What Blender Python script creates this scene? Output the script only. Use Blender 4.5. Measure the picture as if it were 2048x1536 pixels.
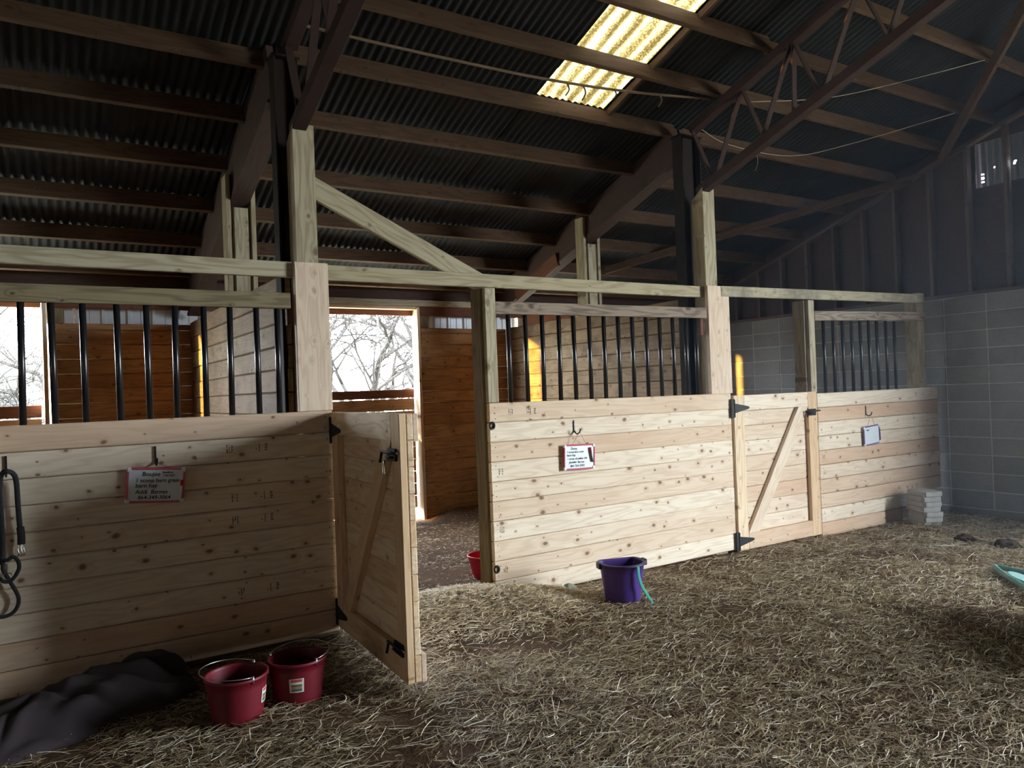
import bpy, bmesh, math, random
import numpy as np
from mathutils import Matrix, Vector, noise as mnoise

rnd = random.Random(7)
scene = bpy.context.scene
for o in list(bpy.data.objects):
    bpy.data.objects.remove(o)
COL = scene.collection

# ------------------------------------------------------------------ camera
FPX = 1522.0
YAW, PITCH, ROLL = math.radians(57.64), math.radians(0.434), math.radians(-2.134)
CAMH = 1.5
_F = Vector((math.cos(YAW) * math.cos(PITCH), math.sin(YAW) * math.cos(PITCH), math.sin(PITCH)))
_R0 = Vector((math.sin(YAW), -math.cos(YAW), 0))
_U0 = _R0.cross(_F)
_R = _R0 * math.cos(ROLL) + _U0 * math.sin(ROLL)
_U = -_R0 * math.sin(ROLL) + _U0 * math.cos(ROLL)
cam_d = bpy.data.cameras.new('camera')
cam_d.sensor_width = 36
cam_d.lens = FPX / 2048 * 36
cam_d.clip_end = 300
cam = bpy.data.objects.new('camera', cam_d)
COL.objects.link(cam)
M = Matrix((_R, _U, -_F)).transposed().to_4x4()
M.translation = (0, 0, CAMH)
cam.matrix_world = M
scene.camera = cam

# ------------------------------------------------------------------ world, sun, exposure
WORLD = 50.0
world = bpy.data.worlds.new('sky')
scene.world = world
world.use_nodes = True
bg = world.node_tree.nodes['Background']
bg.inputs['Color'].default_value = (0.84, 0.93, 1.0, 1)
bg.inputs['Strength'].default_value = WORLD

sun_d = bpy.data.lights.new('sun', 'SUN')
sun_d.energy = 22.0
sun_d.color = (1.0, 0.50, 0.08)
sun_d.angle = math.radians(1.5)
sun = bpy.data.objects.new('sun', sun_d)
COL.objects.link(sun)
SUNDIR = Vector((1.0, -0.31, -0.16)).normalized()
sun.rotation_euler = SUNDIR.to_track_quat('-Z', 'Y').to_euler()
sun.location = (-8, 14, 6)

def portal(name, loc, facing, sx, sy):
    d = bpy.data.lights.new(name, 'AREA')
    d.shape = 'RECTANGLE'
    d.size = sx
    d.size_y = sy
    d.cycles.is_portal = True
    o = bpy.data.objects.new(name, d)
    COL.objects.link(o)
    o.location = loc
    f = Vector(facing)
    z = -f
    y = Vector((0, 0, 1))
    x = y.cross(z)
    o.matrix_world = Matrix.Translation(loc) @ Matrix((x, y, z)).transposed().to_4x4()
    return o

# gable doorway (out of frame, to the right of the camera) and the two stable door openings
GD = (-2.4, 0.2, 0.0, 3.9)     # y0,y1,z0,z1 of the gable doorway
portal('doorway_portal', (9.02, (GD[0] + GD[1]) / 2, (GD[2] + GD[3]) / 2), (-1, 0, 0), GD[1] - GD[0], GD[3] - GD[2])
portal('stable_door_portal', (3.22, 8.62, 2.0), (0, -1, 0), 1.6, 1.0)
portal('stable_door_portal', (-0.45, 8.62, 2.0), (0, -1, 0), 1.2, 1.0)

portal('fill_gap_portal', (-9.85, -0.125, 1.45), (1, 0, 0), 0.11, 2.9)  # serves the fill-light gap added in the unseen far gable

vs = scene.view_settings
vs.view_transform = 'Standard'
vs.look = 'None'
vs.gamma = 1
vs.use_curve_mapping = False
vs.exposure = 0.25
cy = scene.cycles
cy.max_bounces = 7
cy.diffuse_bounces = 5
cy.glossy_bounces = 3
cy.transmission_bounces = 4
cy.sample_clamp_indirect = 12
cy.caustics_reflective = False
cy.caustics_refractive = False

# ------------------------------------------------------------------ material helpers
def new_mat(name):
    m = bpy.data.materials.new(name)
    m.use_nodes = True
    nt = m.node_tree
    nt.nodes.clear()
    out = nt.nodes.new('ShaderNodeOutputMaterial')
    return m, nt, out

class NT:
    def __init__(s, nt):
        s.nt = nt
    def n(s, t, **kw):
        nd = s.nt.nodes.new('ShaderNode' + t)
        for k, v in kw.items():
            if k.startswith('i_'):
                nd.inputs[k[2:].replace('_', ' ')].default_value = v
            else:
                setattr(nd, k, v)
        return nd
    def l(s, a, b):
        s.nt.links.new(a, b)
    def math(s, op, a, b=None, clamp=False):
        nd = s.nt.nodes.new('ShaderNodeMath')
        nd.operation = op
        nd.use_clamp = clamp
        for i, v in enumerate((a, b)):
            if v is None:
                continue
            if isinstance(v, (int, float)):
                nd.inputs[i].default_value = v
            else:
                s.l(v, nd.inputs[i])
        return nd.outputs[0]
    def vmath(s, op, a, b):
        nd = s.nt.nodes.new('ShaderNodeVectorMath')
        nd.operation = op
        for i, v in enumerate((a, b)):
            if isinstance(v, tuple):
                nd.inputs[i].default_value = v
            else:
                s.l(v, nd.inputs[i])
        return nd.outputs[0]
    def mix(s, fac, a, b):
        nd = s.nt.nodes.new('ShaderNodeMix')
        nd.data_type = 'RGBA'
        nd.clamp_factor = True
        for sock, v in ((nd.inputs[0], fac), (nd.inputs[6], a), (nd.inputs[7], b)):
            if isinstance(v, (int, float)):
                sock.default_value = v
            elif isinstance(v, tuple):
                sock.default_value = (*v[:3], 1)
            else:
                s.l(v, sock)
        return nd.outputs[2]
    def ramp(s, fac, stops):
        nd = s.nt.nodes.new('ShaderNodeValToRGB')
        e = nd.color_ramp.elements
        while len(e) < len(stops):
            e.new(0.5)
        for i, (p, c) in enumerate(stops):
            e[i].position = p
            e[i].color = (*c, 1) if len(c) == 3 else c
        s.l(fac, nd.inputs[0])
        return nd.outputs[0]
    def maprange(s, v, a, b, c=0.0, d=1.0):
        nd = s.nt.nodes.new('ShaderNodeMapRange')
        nd.clamp = True
        s.l(v, nd.inputs[0])
        for i, x in enumerate((a, b, c, d)):
            nd.inputs[i + 1].default_value = x
        return nd.outputs[0]

def wood(name, ca, cb, dark, grain=0.5, knots=0.8, stain=0.0, staincol=(0.1, 0.08, 0.06), rough=0.75, knotscale=1.0, varies=True):
    """timber with grain along the object's local X, knots on its local XY face"""
    m, nt, out = new_mat(name)
    g = NT(nt)
    tc = g.n('TexCoord')
    oi = g.n('ObjectInfo')
    off = g.n('CombineXYZ')
    r1 = oi.outputs['Random']
    g.l(g.math('MULTIPLY', r1, 91.7), off.inputs[0])
    g.l(g.math('MULTIPLY', r1, 37.3), off.inputs[1])
    g.l(g.math('MULTIPLY', r1, 53.1), off.inputs[2])
    p = g.vmath('ADD', tc.outputs['Object'], off.outputs[0])
    # knots
    kv = g.n('TexVoronoi', voronoi_dimensions='2D', feature='F1')
    kv.inputs['Scale'].default_value = 1.0
    kv.inputs['Randomness'].default_value = 1.0
    wob = g.n('TexNoise')
    wob.inputs['Scale'].default_value = 9.0
    g.l(p, wob.inputs['Vector'])
    kp = g.vmath('ADD', g.vmath('MULTIPLY', p, (6.4 * knotscale, 8.8 * knotscale, 1)), g.vmath('MULTIPLY', wob.outputs['Color'], (0.22, 0.22, 0)))
    g.l(kp, kv.inputs['Vector'])
    sep = g.n('SeparateColor')
    g.l(kv.outputs['Color'], sep.inputs[0])
    kmask = g.math('GREATER_THAN', sep.outputs[0], 0.42)
    size = g.math('ADD', g.math('MULTIPLY', g.math('POWER', sep.outputs[1], 2.0), 0.13), 0.045)
    kd = g.math('DIVIDE', kv.outputs['Distance'], size)
    core = g.math('MULTIPLY', g.maprange(kd, 0.45, 1.05, 1, 0), kmask)
    halo = g.math('MULTIPLY', g.maprange(kd, 0.6, 2.6, 1, 0), kmask)
    # grain
    n1 = g.n('TexNoise')
    n1.inputs['Scale'].default_value = 1.0
    n1.inputs['Detail'].default_value = 3
    g.l(g.vmath('MULTIPLY', p, (0.8, 7.0, 7.0)), n1.inputs['Vector'])
    n2 = g.n('TexNoise')
    n2.inputs['Scale'].default_value = 1.0
    n2.inputs['Detail'].default_value = 5
    g.l(g.vmath('MULTIPLY', p, (3.0, 70.0, 70.0)), n2.inputs['Vector'])
    ph = g.math('ADD', g.math('MULTIPLY', n1.outputs['Fac'], 60.0), g.math('MULTIPLY', halo, 5.0))
    rings = g.maprange(g.math('SINE', ph), -1, 1, 0, 1)
    gr = g.math('ADD', g.math('MULTIPLY', g.math('POWER', rings, 2.0), 0.55), g.math('MULTIPLY', n2.outputs['Fac'], 0.75))
    grf = g.math('MULTIPLY', g.maprange(gr, 0.3, 1.05, 0, 1), grain)
    big = g.n('TexNoise')
    big.inputs['Scale'].default_value = 1.0
    big.inputs['Detail'].default_value = 2
    g.l(g.vmath('MULTIPLY', p, (0.9, 4.5, 4.5)), big.inputs['Vector'])
    if varies:
        basefac = g.maprange(g.math('ADD', g.math('MULTIPLY', r1, 0.75), g.math('MULTIPLY', big.outputs['Fac'], 0.5)), 0.42, 1.05, 0, 1)
    else:
        basefac = big.outputs['Fac']
    c = g.mix(basefac, ca, cb)
    c = g.mix(grf, c, dark)
    c = g.mix(g.math('MULTIPLY', halo, 0.40 * knots), c, tuple(min(1, 0.5 * x + 0.5 * y) for x, y in zip(cb, dark)))
    c = g.mix(g.math('MULTIPLY', core, 0.85 * knots), c, tuple(0.42 * x for x in dark))
    if stain > 0:
        sn = g.n('TexNoise')
        sn.inputs['Scale'].default_value = 2.6
        sn.inputs['Detail'].default_value = 4
        sn.inputs['Roughness'].default_value = 0.65
        g.l(p, sn.inputs['Vector'])
        c = g.mix(g.math('MULTIPLY', g.maprange(sn.outputs['Fac'], 0.45, 0.68, 0, 1), stain), c, staincol)
    b = g.n('BsdfPrincipled')
    b.inputs['Roughness'].default_value = rough
    b.inputs['Specular IOR Level'].default_value = 0.25
    g.l(c, b.inputs['Base Color'])
    bp = g.n('Bump')
    bp.inputs['Strength'].default_value = 0.25
    bp.inputs['Distance'].default_value = 0.003
    g.l(gr, bp.inputs['Height'])
    g.l(bp.outputs[0], b.inputs['Normal'])
    g.l(b.outputs[0], out.inputs[0])
    return m

def plain(name, col, rough=0.6, metal=0.0, noise=0.0, nscale=20.0, col2=None, spec=0.5, bump=0.0):
    m, nt, out = new_mat(name)
    g = NT(nt)
    b = g.n('BsdfPrincipled')
    b.inputs['Roughness'].default_value = rough
    b.inputs['Metallic'].default_value = metal
    b.inputs['Specular IOR Level'].default_value = spec
    b.inputs['Base Color'].default_value = (*col, 1)
    if noise > 0:
        tc = g.n('TexCoord')
        n = g.n('TexNoise')
        n.inputs['Scale'].default_value = nscale
        n.inputs['Detail'].default_value = 5
        g.l(tc.outputs['Object'], n.inputs['Vector'])
        f = g.math('MULTIPLY', g.maprange(n.outputs['Fac'], 0.35, 0.7, 0, 1), noise)
        g.l(g.mix(f, col, col2 or tuple(0.5 * x for x in col)), b.inputs['Base Color'])
        if bump > 0:
            bp = g.n('Bump')
            bp.inputs['Strength'].default_value = bump
            bp.inputs['Distance'].default_value = 0.01
            g.l(n.outputs['Fac'], bp.inputs['Height'])
            g.l(bp.outputs[0], b.inputs['Normal'])
    g.l(b.outputs[0], out.inputs[0])
    return m

MAT = {}
MAT['pine'] = wood('new_pine', (0.80, 0.71, 0.57), (0.62, 0.43, 0.29), (0.45, 0.29, 0.17), grain=0.36, knots=1.1)
MAT['pine_gate'] = wood('gate_pine', (0.80, 0.65, 0.46), (0.68, 0.48, 0.29), (0.46, 0.28, 0.14), grain=0.5, knots=0.8)
MAT['pine_rough'] = wood('rough_sawn_pine', (0.72, 0.59, 0.46), (0.64, 0.49, 0.36), (0.42, 0.28, 0.18), grain=0.42, knots=0.4)
MAT['treated'] = wood('treated_timber', (0.44, 0.40, 0.29), (0.40, 0.35, 0.23), (0.22, 0.17, 0.10), grain=0.7, knots=0.8, knotscale=0.7)
MAT['treated_dark'] = wood('old_treated_timber', (0.24, 0.20, 0.12), (0.19, 0.15, 0.09), (0.08, 0.06, 0.03), grain=0.7, knots=0.9, knotscale=0.7)
MAT['mouldy'] = wood('mouldy_treated_timber', (0.42, 0.38, 0.27), (0.38, 0.33, 0.22), (0.2, 0.16, 0.1), grain=0.5, knots=0.5, stain=0.75, staincol=(0.10, 0.09, 0.07))
MAT['weathered'] = wood('weathered_grey_timber', (0.34, 0.28, 0.22), (0.27, 0.21, 0.16), (0.10, 0.07, 0.05), grain=0.9, knots=0.9, knotscale=0.6)
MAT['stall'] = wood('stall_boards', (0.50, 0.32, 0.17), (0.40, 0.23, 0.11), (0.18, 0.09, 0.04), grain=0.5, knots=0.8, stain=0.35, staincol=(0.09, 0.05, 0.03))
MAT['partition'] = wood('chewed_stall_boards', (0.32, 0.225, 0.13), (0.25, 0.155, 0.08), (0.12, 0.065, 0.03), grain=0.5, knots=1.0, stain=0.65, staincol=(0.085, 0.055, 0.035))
MAT['purlin'] = wood('old_roof_timber', (0.112, 0.064, 0.038), (0.082, 0.046, 0.028), (0.04, 0.022, 0.013), grain=0.55, knots=0.5)
MAT['rafter'] = wood('painted_rafter', (0.075, 0.046, 0.038), (0.065, 0.038, 0.032), (0.035, 0.022, 0.018), grain=0.4, knots=0.2)
MAT['redwood'] = wood('red_brown_boards', (0.17, 0.075, 0.045), (0.14, 0.06, 0.035), (0.06, 0.025, 0.015), grain=0.5, knots=0.4)
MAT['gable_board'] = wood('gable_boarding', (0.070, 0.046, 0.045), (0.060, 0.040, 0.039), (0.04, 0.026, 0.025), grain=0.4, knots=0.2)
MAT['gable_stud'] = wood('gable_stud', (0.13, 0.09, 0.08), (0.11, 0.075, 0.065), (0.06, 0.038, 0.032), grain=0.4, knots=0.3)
MAT['steel'] = plain('brown_steel', (0.04, 0.024, 0.022), 0.8, 0.0, 0.5, 8, (0.06, 0.033, 0.028), spec=0.15)
MAT['steel_dark'] = plain('dark_steel', (0.016, 0.011, 0.010), 0.8, 0.0, 0.5, 8, (0.025, 0.016, 0.014), spec=0.15)
MAT['black'] = plain('black_powder_coat', (0.012, 0.013, 0.016), 0.28, 0.0, spec=0.6)
MAT['hinge'] = plain('black_hinge_metal', (0.008, 0.009, 0.012), 0.55, spec=0.3)
MAT['chrome'] = plain('bright_metal', (0.75, 0.75, 0.74), 0.25, 1.0)
MAT['wire'] = plain('bail_wire', (0.55, 0.55, 0.54), 0.35, 1.0)
MAT['strap'] = plain('black_webbing', (0.012, 0.013, 0.017), 0.8, 0, 0.5, 60, (0.025, 0.025, 0.03))
MAT['purple'] = plain('purple_plastic', (0.062, 0.028, 0.19), 0.42)
MAT['purple_dark'] = plain('dark_purple_rim', (0.03, 0.02, 0.06), 0.45)
MAT['red'] = plain('dark_red_rubber', (0.145, 0.004, 0.014), 0.5)
MAT['redbright'] = plain('red_plastic', (0.55, 0.012, 0.05), 0.4)
MAT['teal_strap'] = plain('green_webbing', (0.03, 0.28, 0.22), 0.7)
MAT['teal'] = plain('teal_paint', (0.13, 0.30, 0.29), 0.35, 0, 0.4, 12, (0.2, 0.36, 0.34))
MAT['teal_pale'] = plain('pale_teal_paint', (0.38, 0.66, 0.62), 0.4)
MAT['white'] = plain('white_plastic', (0.80, 0.82, 0.84), 0.35)
MAT['whiteboard'] = plain('whiteboard_face', (0.72, 0.80, 0.86), 0.25, 0, 0.25, 6, (0.62, 0.74, 0.84))
MAT['pink'] = plain('pink_frame', (0.60, 0.10, 0.16), 0.5)
MAT['crimson'] = plain('crimson_frame', (0.42, 0.02, 0.08), 0.5)
MAT['plum'] = plain('purple_frame', (0.20, 0.10, 0.28), 0.5)
MAT['ink'] = plain('marker_ink', (0.01, 0.012, 0.02), 0.6)
MAT['grey'] = plain('grey_plastic', (0.10, 0.12, 0.12), 0.5)
MAT['string'] = plain('pink_string', (0.45, 0.14, 0.13), 0.8)
MAT['stamp'] = plain('lumber_stamp_ink', (0.07, 0.05, 0.04), 0.9)
MAT['screw'] = plain('screw_heads', (0.05, 0.04, 0.035), 0.6, 0.4)
MAT['paver'] = plain('concrete_paver', (0.42, 0.41, 0.39), 0.9, 0, 0.6, 18, (0.28, 0.27, 0.26), bump=0.4)
MAT['rock'] = plain('grey_stone', (0.22, 0.25, 0.22), 0.9, 0, 0.6, 30)
MAT['clod'] = plain('soiled_hay', (0.035, 0.026, 0.02), 0.95, 0, 0.7, 30, (0.07, 0.05, 0.035), spec=0.1, bump=0.6)
MAT['blanket'] = plain('charcoal_purple_canvas', (0.045, 0.035, 0.040), 0.9, 0, 0.5, 5, (0.034, 0.027, 0.030), spec=0.15, bump=0.25)
MAT['blanket_in'] = plain('blue_grey_lining', (0.06, 0.06, 0.085), 0.9, 0, 0.6, 14, (0.035, 0.035, 0.05), spec=0.1)
MAT['siding'] = plain('metal_siding', (0.55, 0.58, 0.62), 0.45, 0.3)
MAT['siding_in'] = plain('dull_siding', (0.16, 0.18, 0.21), 0.6, 0.2)
MAT['label_white'] = plain('label_white', (0.7, 0.68, 0.64), 0.5)
MAT['label_red'] = plain('label_red', (0.5, 0.07, 0.05), 0.5)
MAT['label_green'] = plain('label_green', (0.02, 0.16, 0.10), 0.5)
MAT['label_orange'] = plain('label_orange', (0.5, 0.2, 0.12), 0.5)
MAT['bark'] = plain('grey_bark', (0.022, 0.020, 0.019), 0.9, 0, 0.5, 10, (0.035, 0.032, 0.03), spec=0.1)
MAT['housewall'] = plain('white_house_wall', (0.62, 0.64, 0.62), 0.8)
MAT['houseroof'] = plain('green_metal_roof', (0.07, 0.16, 0.12), 0.5)
MAT['houseglass'] = plain('dark_window_glass', (0.03, 0.035, 0.04), 0.15)
MAT['mortar'] = plain('mortar', (0.40, 0.40, 0.39), 0.95, 0, 0.5, 12, (0.46, 0.45, 0.43))
MAT['rope'] = plain('grey_cable', (0.16, 0.11, 0.07), 0.8)
MAT['twine'] = plain('pale_twine', (0.45, 0.38, 0.27), 0.8)

def block_mat():
    m, nt, out = new_mat('concrete_block')
    g = NT(nt)
    tc = g.n('TexCoord'); oi = g.n('ObjectInfo')
    p = g.vmath('ADD', tc.outputs['Object'], oi.outputs['Location'])
    n = g.n('TexNoise'); n.inputs['Scale'].default_value = 3.0; n.inputs['Detail'].default_value = 6; n.inputs['Roughness'].default_value = 0.7
    g.l(p, n.inputs['Vector'])
    n2 = g.n('TexNoise'); n2.inputs['Scale'].default_value = 60; n2.inputs['Detail'].default_value = 3
    g.l(p, n2.inputs['Vector'])
    f = g.math('ADD', g.math('MULTIPLY', n.outputs['Fac'], 0.7), g.math('MULTIPLY', oi.outputs['Random'], 0.3))
    c = g.mix(g.maprange(f, 0.3, 0.75), (0.21, 0.205, 0.20), (0.30, 0.295, 0.285))
    c = g.mix(g.maprange(n2.outputs['Fac'], 0.55, 0.75, 0, 0.5), c, (0.14, 0.135, 0.13))
    b = g.n('BsdfPrincipled'); b.inputs['Roughness'].default_value = 0.95; b.inputs['Specular IOR Level'].default_value = 0.1
    g.l(c, b.inputs['Base Color'])
    bp = g.n('Bump'); bp.inputs['Strength'].default_value = 0.5; bp.inputs['Distance'].default_value = 0.004
    g.l(n2.outputs['Fac'], bp.inputs['Height']); g.l(bp.outputs[0], b.inputs['Normal'])
    g.l(b.outputs[0], out.inputs[0])
    return m
MAT['block'] = block_mat()

def roof_mat():
    m, nt, out = new_mat('old_corrugated_iron')
    g = NT(nt)
    tc = g.n('TexCoord'); oi = g.n('ObjectInfo')
    p = g.vmath('ADD', tc.outputs['Object'], oi.outputs['Location'])
    n = g.n('TexNoise'); n.inputs['Scale'].default_value = 1.6; n.inputs['Detail'].default_value = 6; n.inputs['Roughness'].default_value = 0.7
    g.l(g.vmath('MULTIPLY', p, (2.5, 1, 1)), n.inputs['Vector'])
    c = g.mix(g.maprange(n.outputs['Fac'], 0.3, 0.7), (0.014, 0.016, 0.019), (0.026, 0.029, 0.034))
    c = g.mix(g.math('MULTIPLY', oi.outputs['Random'], 0.35), c, (0.03, 0.03, 0.032))
    b = g.n('BsdfPrincipled'); b.inputs['Roughness'].default_value = 0.75; b.inputs['Metallic'].default_value = 0.0; b.inputs['Specular IOR Level'].default_value = 0.3
    g.l(c, b.inputs['Base Color']); g.l(b.outputs[0], out.inputs[0])
    return m
MAT['roof'] = roof_mat()

def skylight_mat():
    m, nt, out = new_mat('yellowed_fibreglass')
    g = NT(nt)
    tc = g.n('TexCoord')
    p = tc.outputs['Object']
    n = g.n('TexNoise'); n.inputs['Scale'].default_value = 1; n.inputs['Detail'].default_value = 4
    g.l(g.vmath('MULTIPLY', p, (11, 1.2, 1)), n.inputs['Vector'])
    n2 = g.n('TexNoise'); n2.inputs['Scale'].default_value = 70; n2.inputs['Detail'].default_value = 2
    g.l(p, n2.inputs['Vector'])
    w = g.n('TexWave'); w.wave_type = 'BANDS'; w.bands_direction = 'X'; w.inputs['Scale'].default_value = 2.2; w.inputs['Distortion'].default_value = 1.0
    g.l(p, w.inputs['Vector'])
    f = g.math('ADD', g.math('MULTIPLY', n.outputs['Fac'], 0.55), g.math('MULTIPLY', n2.outputs['Fac'], 0.62))
    f = g.math('ADD', f, g.math('MULTIPLY', g.math('SUBTRACT', w.outputs['Fac'], 0.35), 0.28))
    c = g.ramp(f, [(0.45, (0.010, 0.0065, 0.002)), (0.56, (0.026, 0.018, 0.005)), (0.66, (0.040, 0.033, 0.015)), (0.80, (0.058, 0.054, 0.036))])
    t = g.n('BsdfTranslucent'); g.l(c, t.inputs[0])
    d = g.n('BsdfDiffuse'); d.inputs[0].default_value = (0.30, 0.25, 0.14, 1)
    mx = g.n('MixShader'); mx.inputs[0].default_value = 0.7
    g.l(d.outputs[0], mx.inputs[1]); g.l(t.outputs[0], mx.inputs[2])
    g.l(mx.outputs[0], out.inputs[0])
    return m
MAT['skylight'] = skylight_mat()

def ground_mat():
    m, nt, out = new_mat('barn_dirt')
    g = NT(nt)
    tc = g.n('TexCoord'); p = tc.outputs['Object']
    n = g.n('TexNoise'); n.inputs['Scale'].default_value = 1.3; n.inputs['Detail'].default_value = 6; n.inputs['Roughness'].default_value = 0.65
    g.l(p, n.inputs['Vector'])
    n2 = g.n('TexNoise'); n2.inputs['Scale'].default_value = 45; n2.inputs['Detail'].default_value = 5; n2.inputs['Roughness'].default_value = 0.75
    g.l(p, n2.inputs['Vector'])
    c = g.mix(g.maprange(n.outputs['Fac'], 0.35, 0.65), (0.075, 0.045, 0.028), (0.15, 0.092, 0.055))
    c = g.mix(g.maprange(n2.outputs['Fac'], 0.45, 0.7, 0, 0.7), c, (0.06, 0.038, 0.025))
    b = g.n('BsdfPrincipled'); b.inputs['Roughness'].default_value = 0.95; b.inputs['Specular IOR Level'].default_value = 0.1
    g.l(c, b.inputs['Base Color'])
    bp = g.n('Bump'); bp.inputs['Strength'].default_value = 0.8; bp.inputs['Distance'].default_value = 0.02
    g.l(n2.outputs['Fac'], bp.inputs['Height']); g.l(bp.outputs[0], b.inputs['Normal'])
    g.l(b.outputs[0], out.inputs[0])
    return m
MAT['ground'] = ground_mat()

def straw_mat(name):
    m, nt, out = new_mat(name)
    g = NT(nt)
    a = g.n('VertexColor'); a.layer_name = 'Col'
    b = g.n('BsdfPrincipled'); b.inputs['Roughness'].default_value = 0.6; b.inputs['Specular IOR Level'].default_value = 0.3
    g.l(a.outputs[0], b.inputs['Base Color'])
    g.l(b.outputs[0], out.inputs[0])
    return m
MAT['straw'] = straw_mat('hay_stems')
MAT['outside'] = plain('winter_grass', (0.30, 0.29, 0.22), 0.95, 0, 0.6, 1.2, (0.22, 0.22, 0.15))

# ------------------------------------------------------------------ object helpers
MW = {}
def link(o, parent=None, world=None):
    COL.objects.link(o)
    w = world if world is not None else Matrix()
    MW[o.name] = w
    if parent is not None:
        o.parent = parent
        o.matrix_basis = MW[parent.name].inverted() @ w
    else:
        o.matrix_basis = w
    return o

def tag(o, label, cat=None, group=None, kind=None):
    o['label'] = label
    if cat: o['category'] = cat
    if group: o['group'] = group
    if kind: o['kind'] = kind
    return o

def empty(name, loc, label=None, cat=None, group=None, kind=None, mat=None):
    o = bpy.data.objects.new(name, None)
    o.empty_display_size = 0.1
    w = mat if mat is not None else Matrix.Translation(loc)
    link(o, None, w)
    if label: tag(o, label, cat, group, kind)
    return o

def mesh_obj(name, verts, faces, mat, parent=None, world=None, smooth=False):
    me = bpy.data.meshes.new(name)
    me.from_pydata([tuple(v) for v in verts], [], faces)
    for mm in (mat if isinstance(mat, (list, tuple)) else [mat]):
        me.materials.append(MAT[mm] if isinstance(mm, str) else mm)
    if smooth:
        me.polygons.foreach_set('use_smooth', [True] * len(me.polygons))
    me.update()
    o = bpy.data.objects.new(name, me)
    return link(o, parent, world)

_boxes = {}
def box_mesh(l, w, t, mat, bev):
    key = (round(l, 3), round(w, 3), round(t, 3), mat, bev)
    if key in _boxes:
        return _boxes[key]
    bm = bmesh.new()
    bmesh.ops.create_cube(bm, size=1)
    bmesh.ops.scale(bm, vec=(l, w, t), verts=bm.verts)
    if bev:
        bmesh.ops.bevel(bm, geom=bm.edges[:], offset=bev, segments=1, affect='EDGES')
    me = bpy.data.meshes.new('timber')
    bm.to_mesh(me); bm.free()
    me.materials.append(MAT[mat])
    _boxes[key] = me
    return me

def frame(p0, p1, up):
    p0, p1, up = Vector(p0), Vector(p1), Vector(up)
    x = (p1 - p0).normalized()
    z = x.cross(up).normalized()
    y = z.cross(x)
    m = Matrix((x, y, z)).transposed().to_4x4()
    m.translation = (p0 + p1) / 2
    return m

def beam(name, p0, p1, w, t, mat, parent=None, up=(0, 0, 1), bev=0.003, local=None):
    """timber from p0 to p1 (centre line): w across `up`, t the other way. local: matrix of the parent space"""
    m = frame(p0, p1, up)
    if local is not None:
        m = local @ m
    l = (Vector(p1) - Vector(p0)).length
    me = box_mesh(l, w, t, mat, bev)
    o = bpy.data.objects.new(name, me)
    return link(o, parent, m)

def bx(name, x0, x1, y0, y1, z0, z1, mat, parent=None, axis='x', bev=0.003, local=None):
    """axis aligned timber; axis = grain direction"""
    xc, yc, zc = (x0 + x1) / 2, (y0 + y1) / 2, (z0 + z1) / 2
    if axis == 'x':
        return beam(name, (x0, yc, zc), (x1, yc, zc), z1 - z0, y1 - y0, mat, parent, (0, 0, 1), bev, local)
    if axis == 'y':
        return beam(name, (xc, y0, zc), (xc, y1, zc), z1 - z0, x1 - x0, mat, parent, (0, 0, 1), bev, local)
    return beam(name, (xc, yc, z0), (xc, yc, z1), x1 - x0, y1 - y0, mat, parent, (1, 0, 0), bev, local)

def smooth_pts(pts, n=6):
    P = [Vector(p) for p in pts]
    if len(P) < 3:
        return P
    out = []
    for i in range(len(P) - 1):
        a = P[max(i - 1, 0)]; b = P[i]; c = P[i + 1]; d = P[min(i + 2, len(P) - 1)]
        for k in range(n):
            t = k / n
            out.append(0.5 * ((2 * b) + (c - a) * t + (2 * a - 5 * b + 4 * c - d) * t * t + (3 * b - a - 3 * c + d) * t ** 3))
    out.append(P[-1])
    return out

def tube_data(pts, r, sides=8, flat=None, closed=False, taper=None):
    """verts, faces of a tube; flat=(a,b,normal): ellipse a across, b along normal"""
    P = [Vector(p) for p in pts]
    n = len(P)
    V, Fc = [], []
    prev = None
    for i, p in enumerate(P):
        if closed:
            t = (P[(i + 1) % n] - P[i - 1]).normalized()
        else:
            t = (P[min(i + 1, n - 1)] - P[max(i - 1, 0)]).normalized()
        if flat is not None:
            nb = Vector(flat[2]); nb = (nb - t * nb.dot(t)).normalized()
        elif prev is None:
            nb = t.orthogonal().normalized()
        else:
            nb = (prev - t * prev.dot(t)).normalized()
        prev = nb
        bi = t.cross(nb)
        for k in range(sides):
            a = 2 * math.pi * k / sides
            if flat is not None:
                V.append(p + bi * (flat[0] * math.cos(a)) + nb * (flat[1] * math.sin(a)))
            else:
                rr = r * (taper[i] if taper else 1)
                V.append(p + nb * (rr * math.cos(a)) + bi * (rr * math.sin(a)))
    segs = n if closed else n - 1
    for i in range(segs):
        j = (i + 1) % n
        for k in range(sides):
            k2 = (k + 1) % sides
            Fc.append((i * sides + k, i * sides + k2, j * sides + k2, j * sides + k))
    if not closed:
        Fc.append(tuple(range(sides))[::-1])
        Fc.append(tuple((n - 1) * sides + k for k in range(sides)))
    return V, Fc

def tube(name, pts, r, mat, parent=None, sides=8, flat=None, closed=False, local=None, sm=True):
    V, Fc = tube_data(pts, r, sides, flat, closed)
    if local is not None:
        V = [local @ v for v in V]
    return mesh_obj(name, V, Fc, mat, parent, MW[parent.name] if parent and False else None, sm)

def child_fix(o, parent):
    """child whose vertices are in world space"""
    return o

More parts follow.
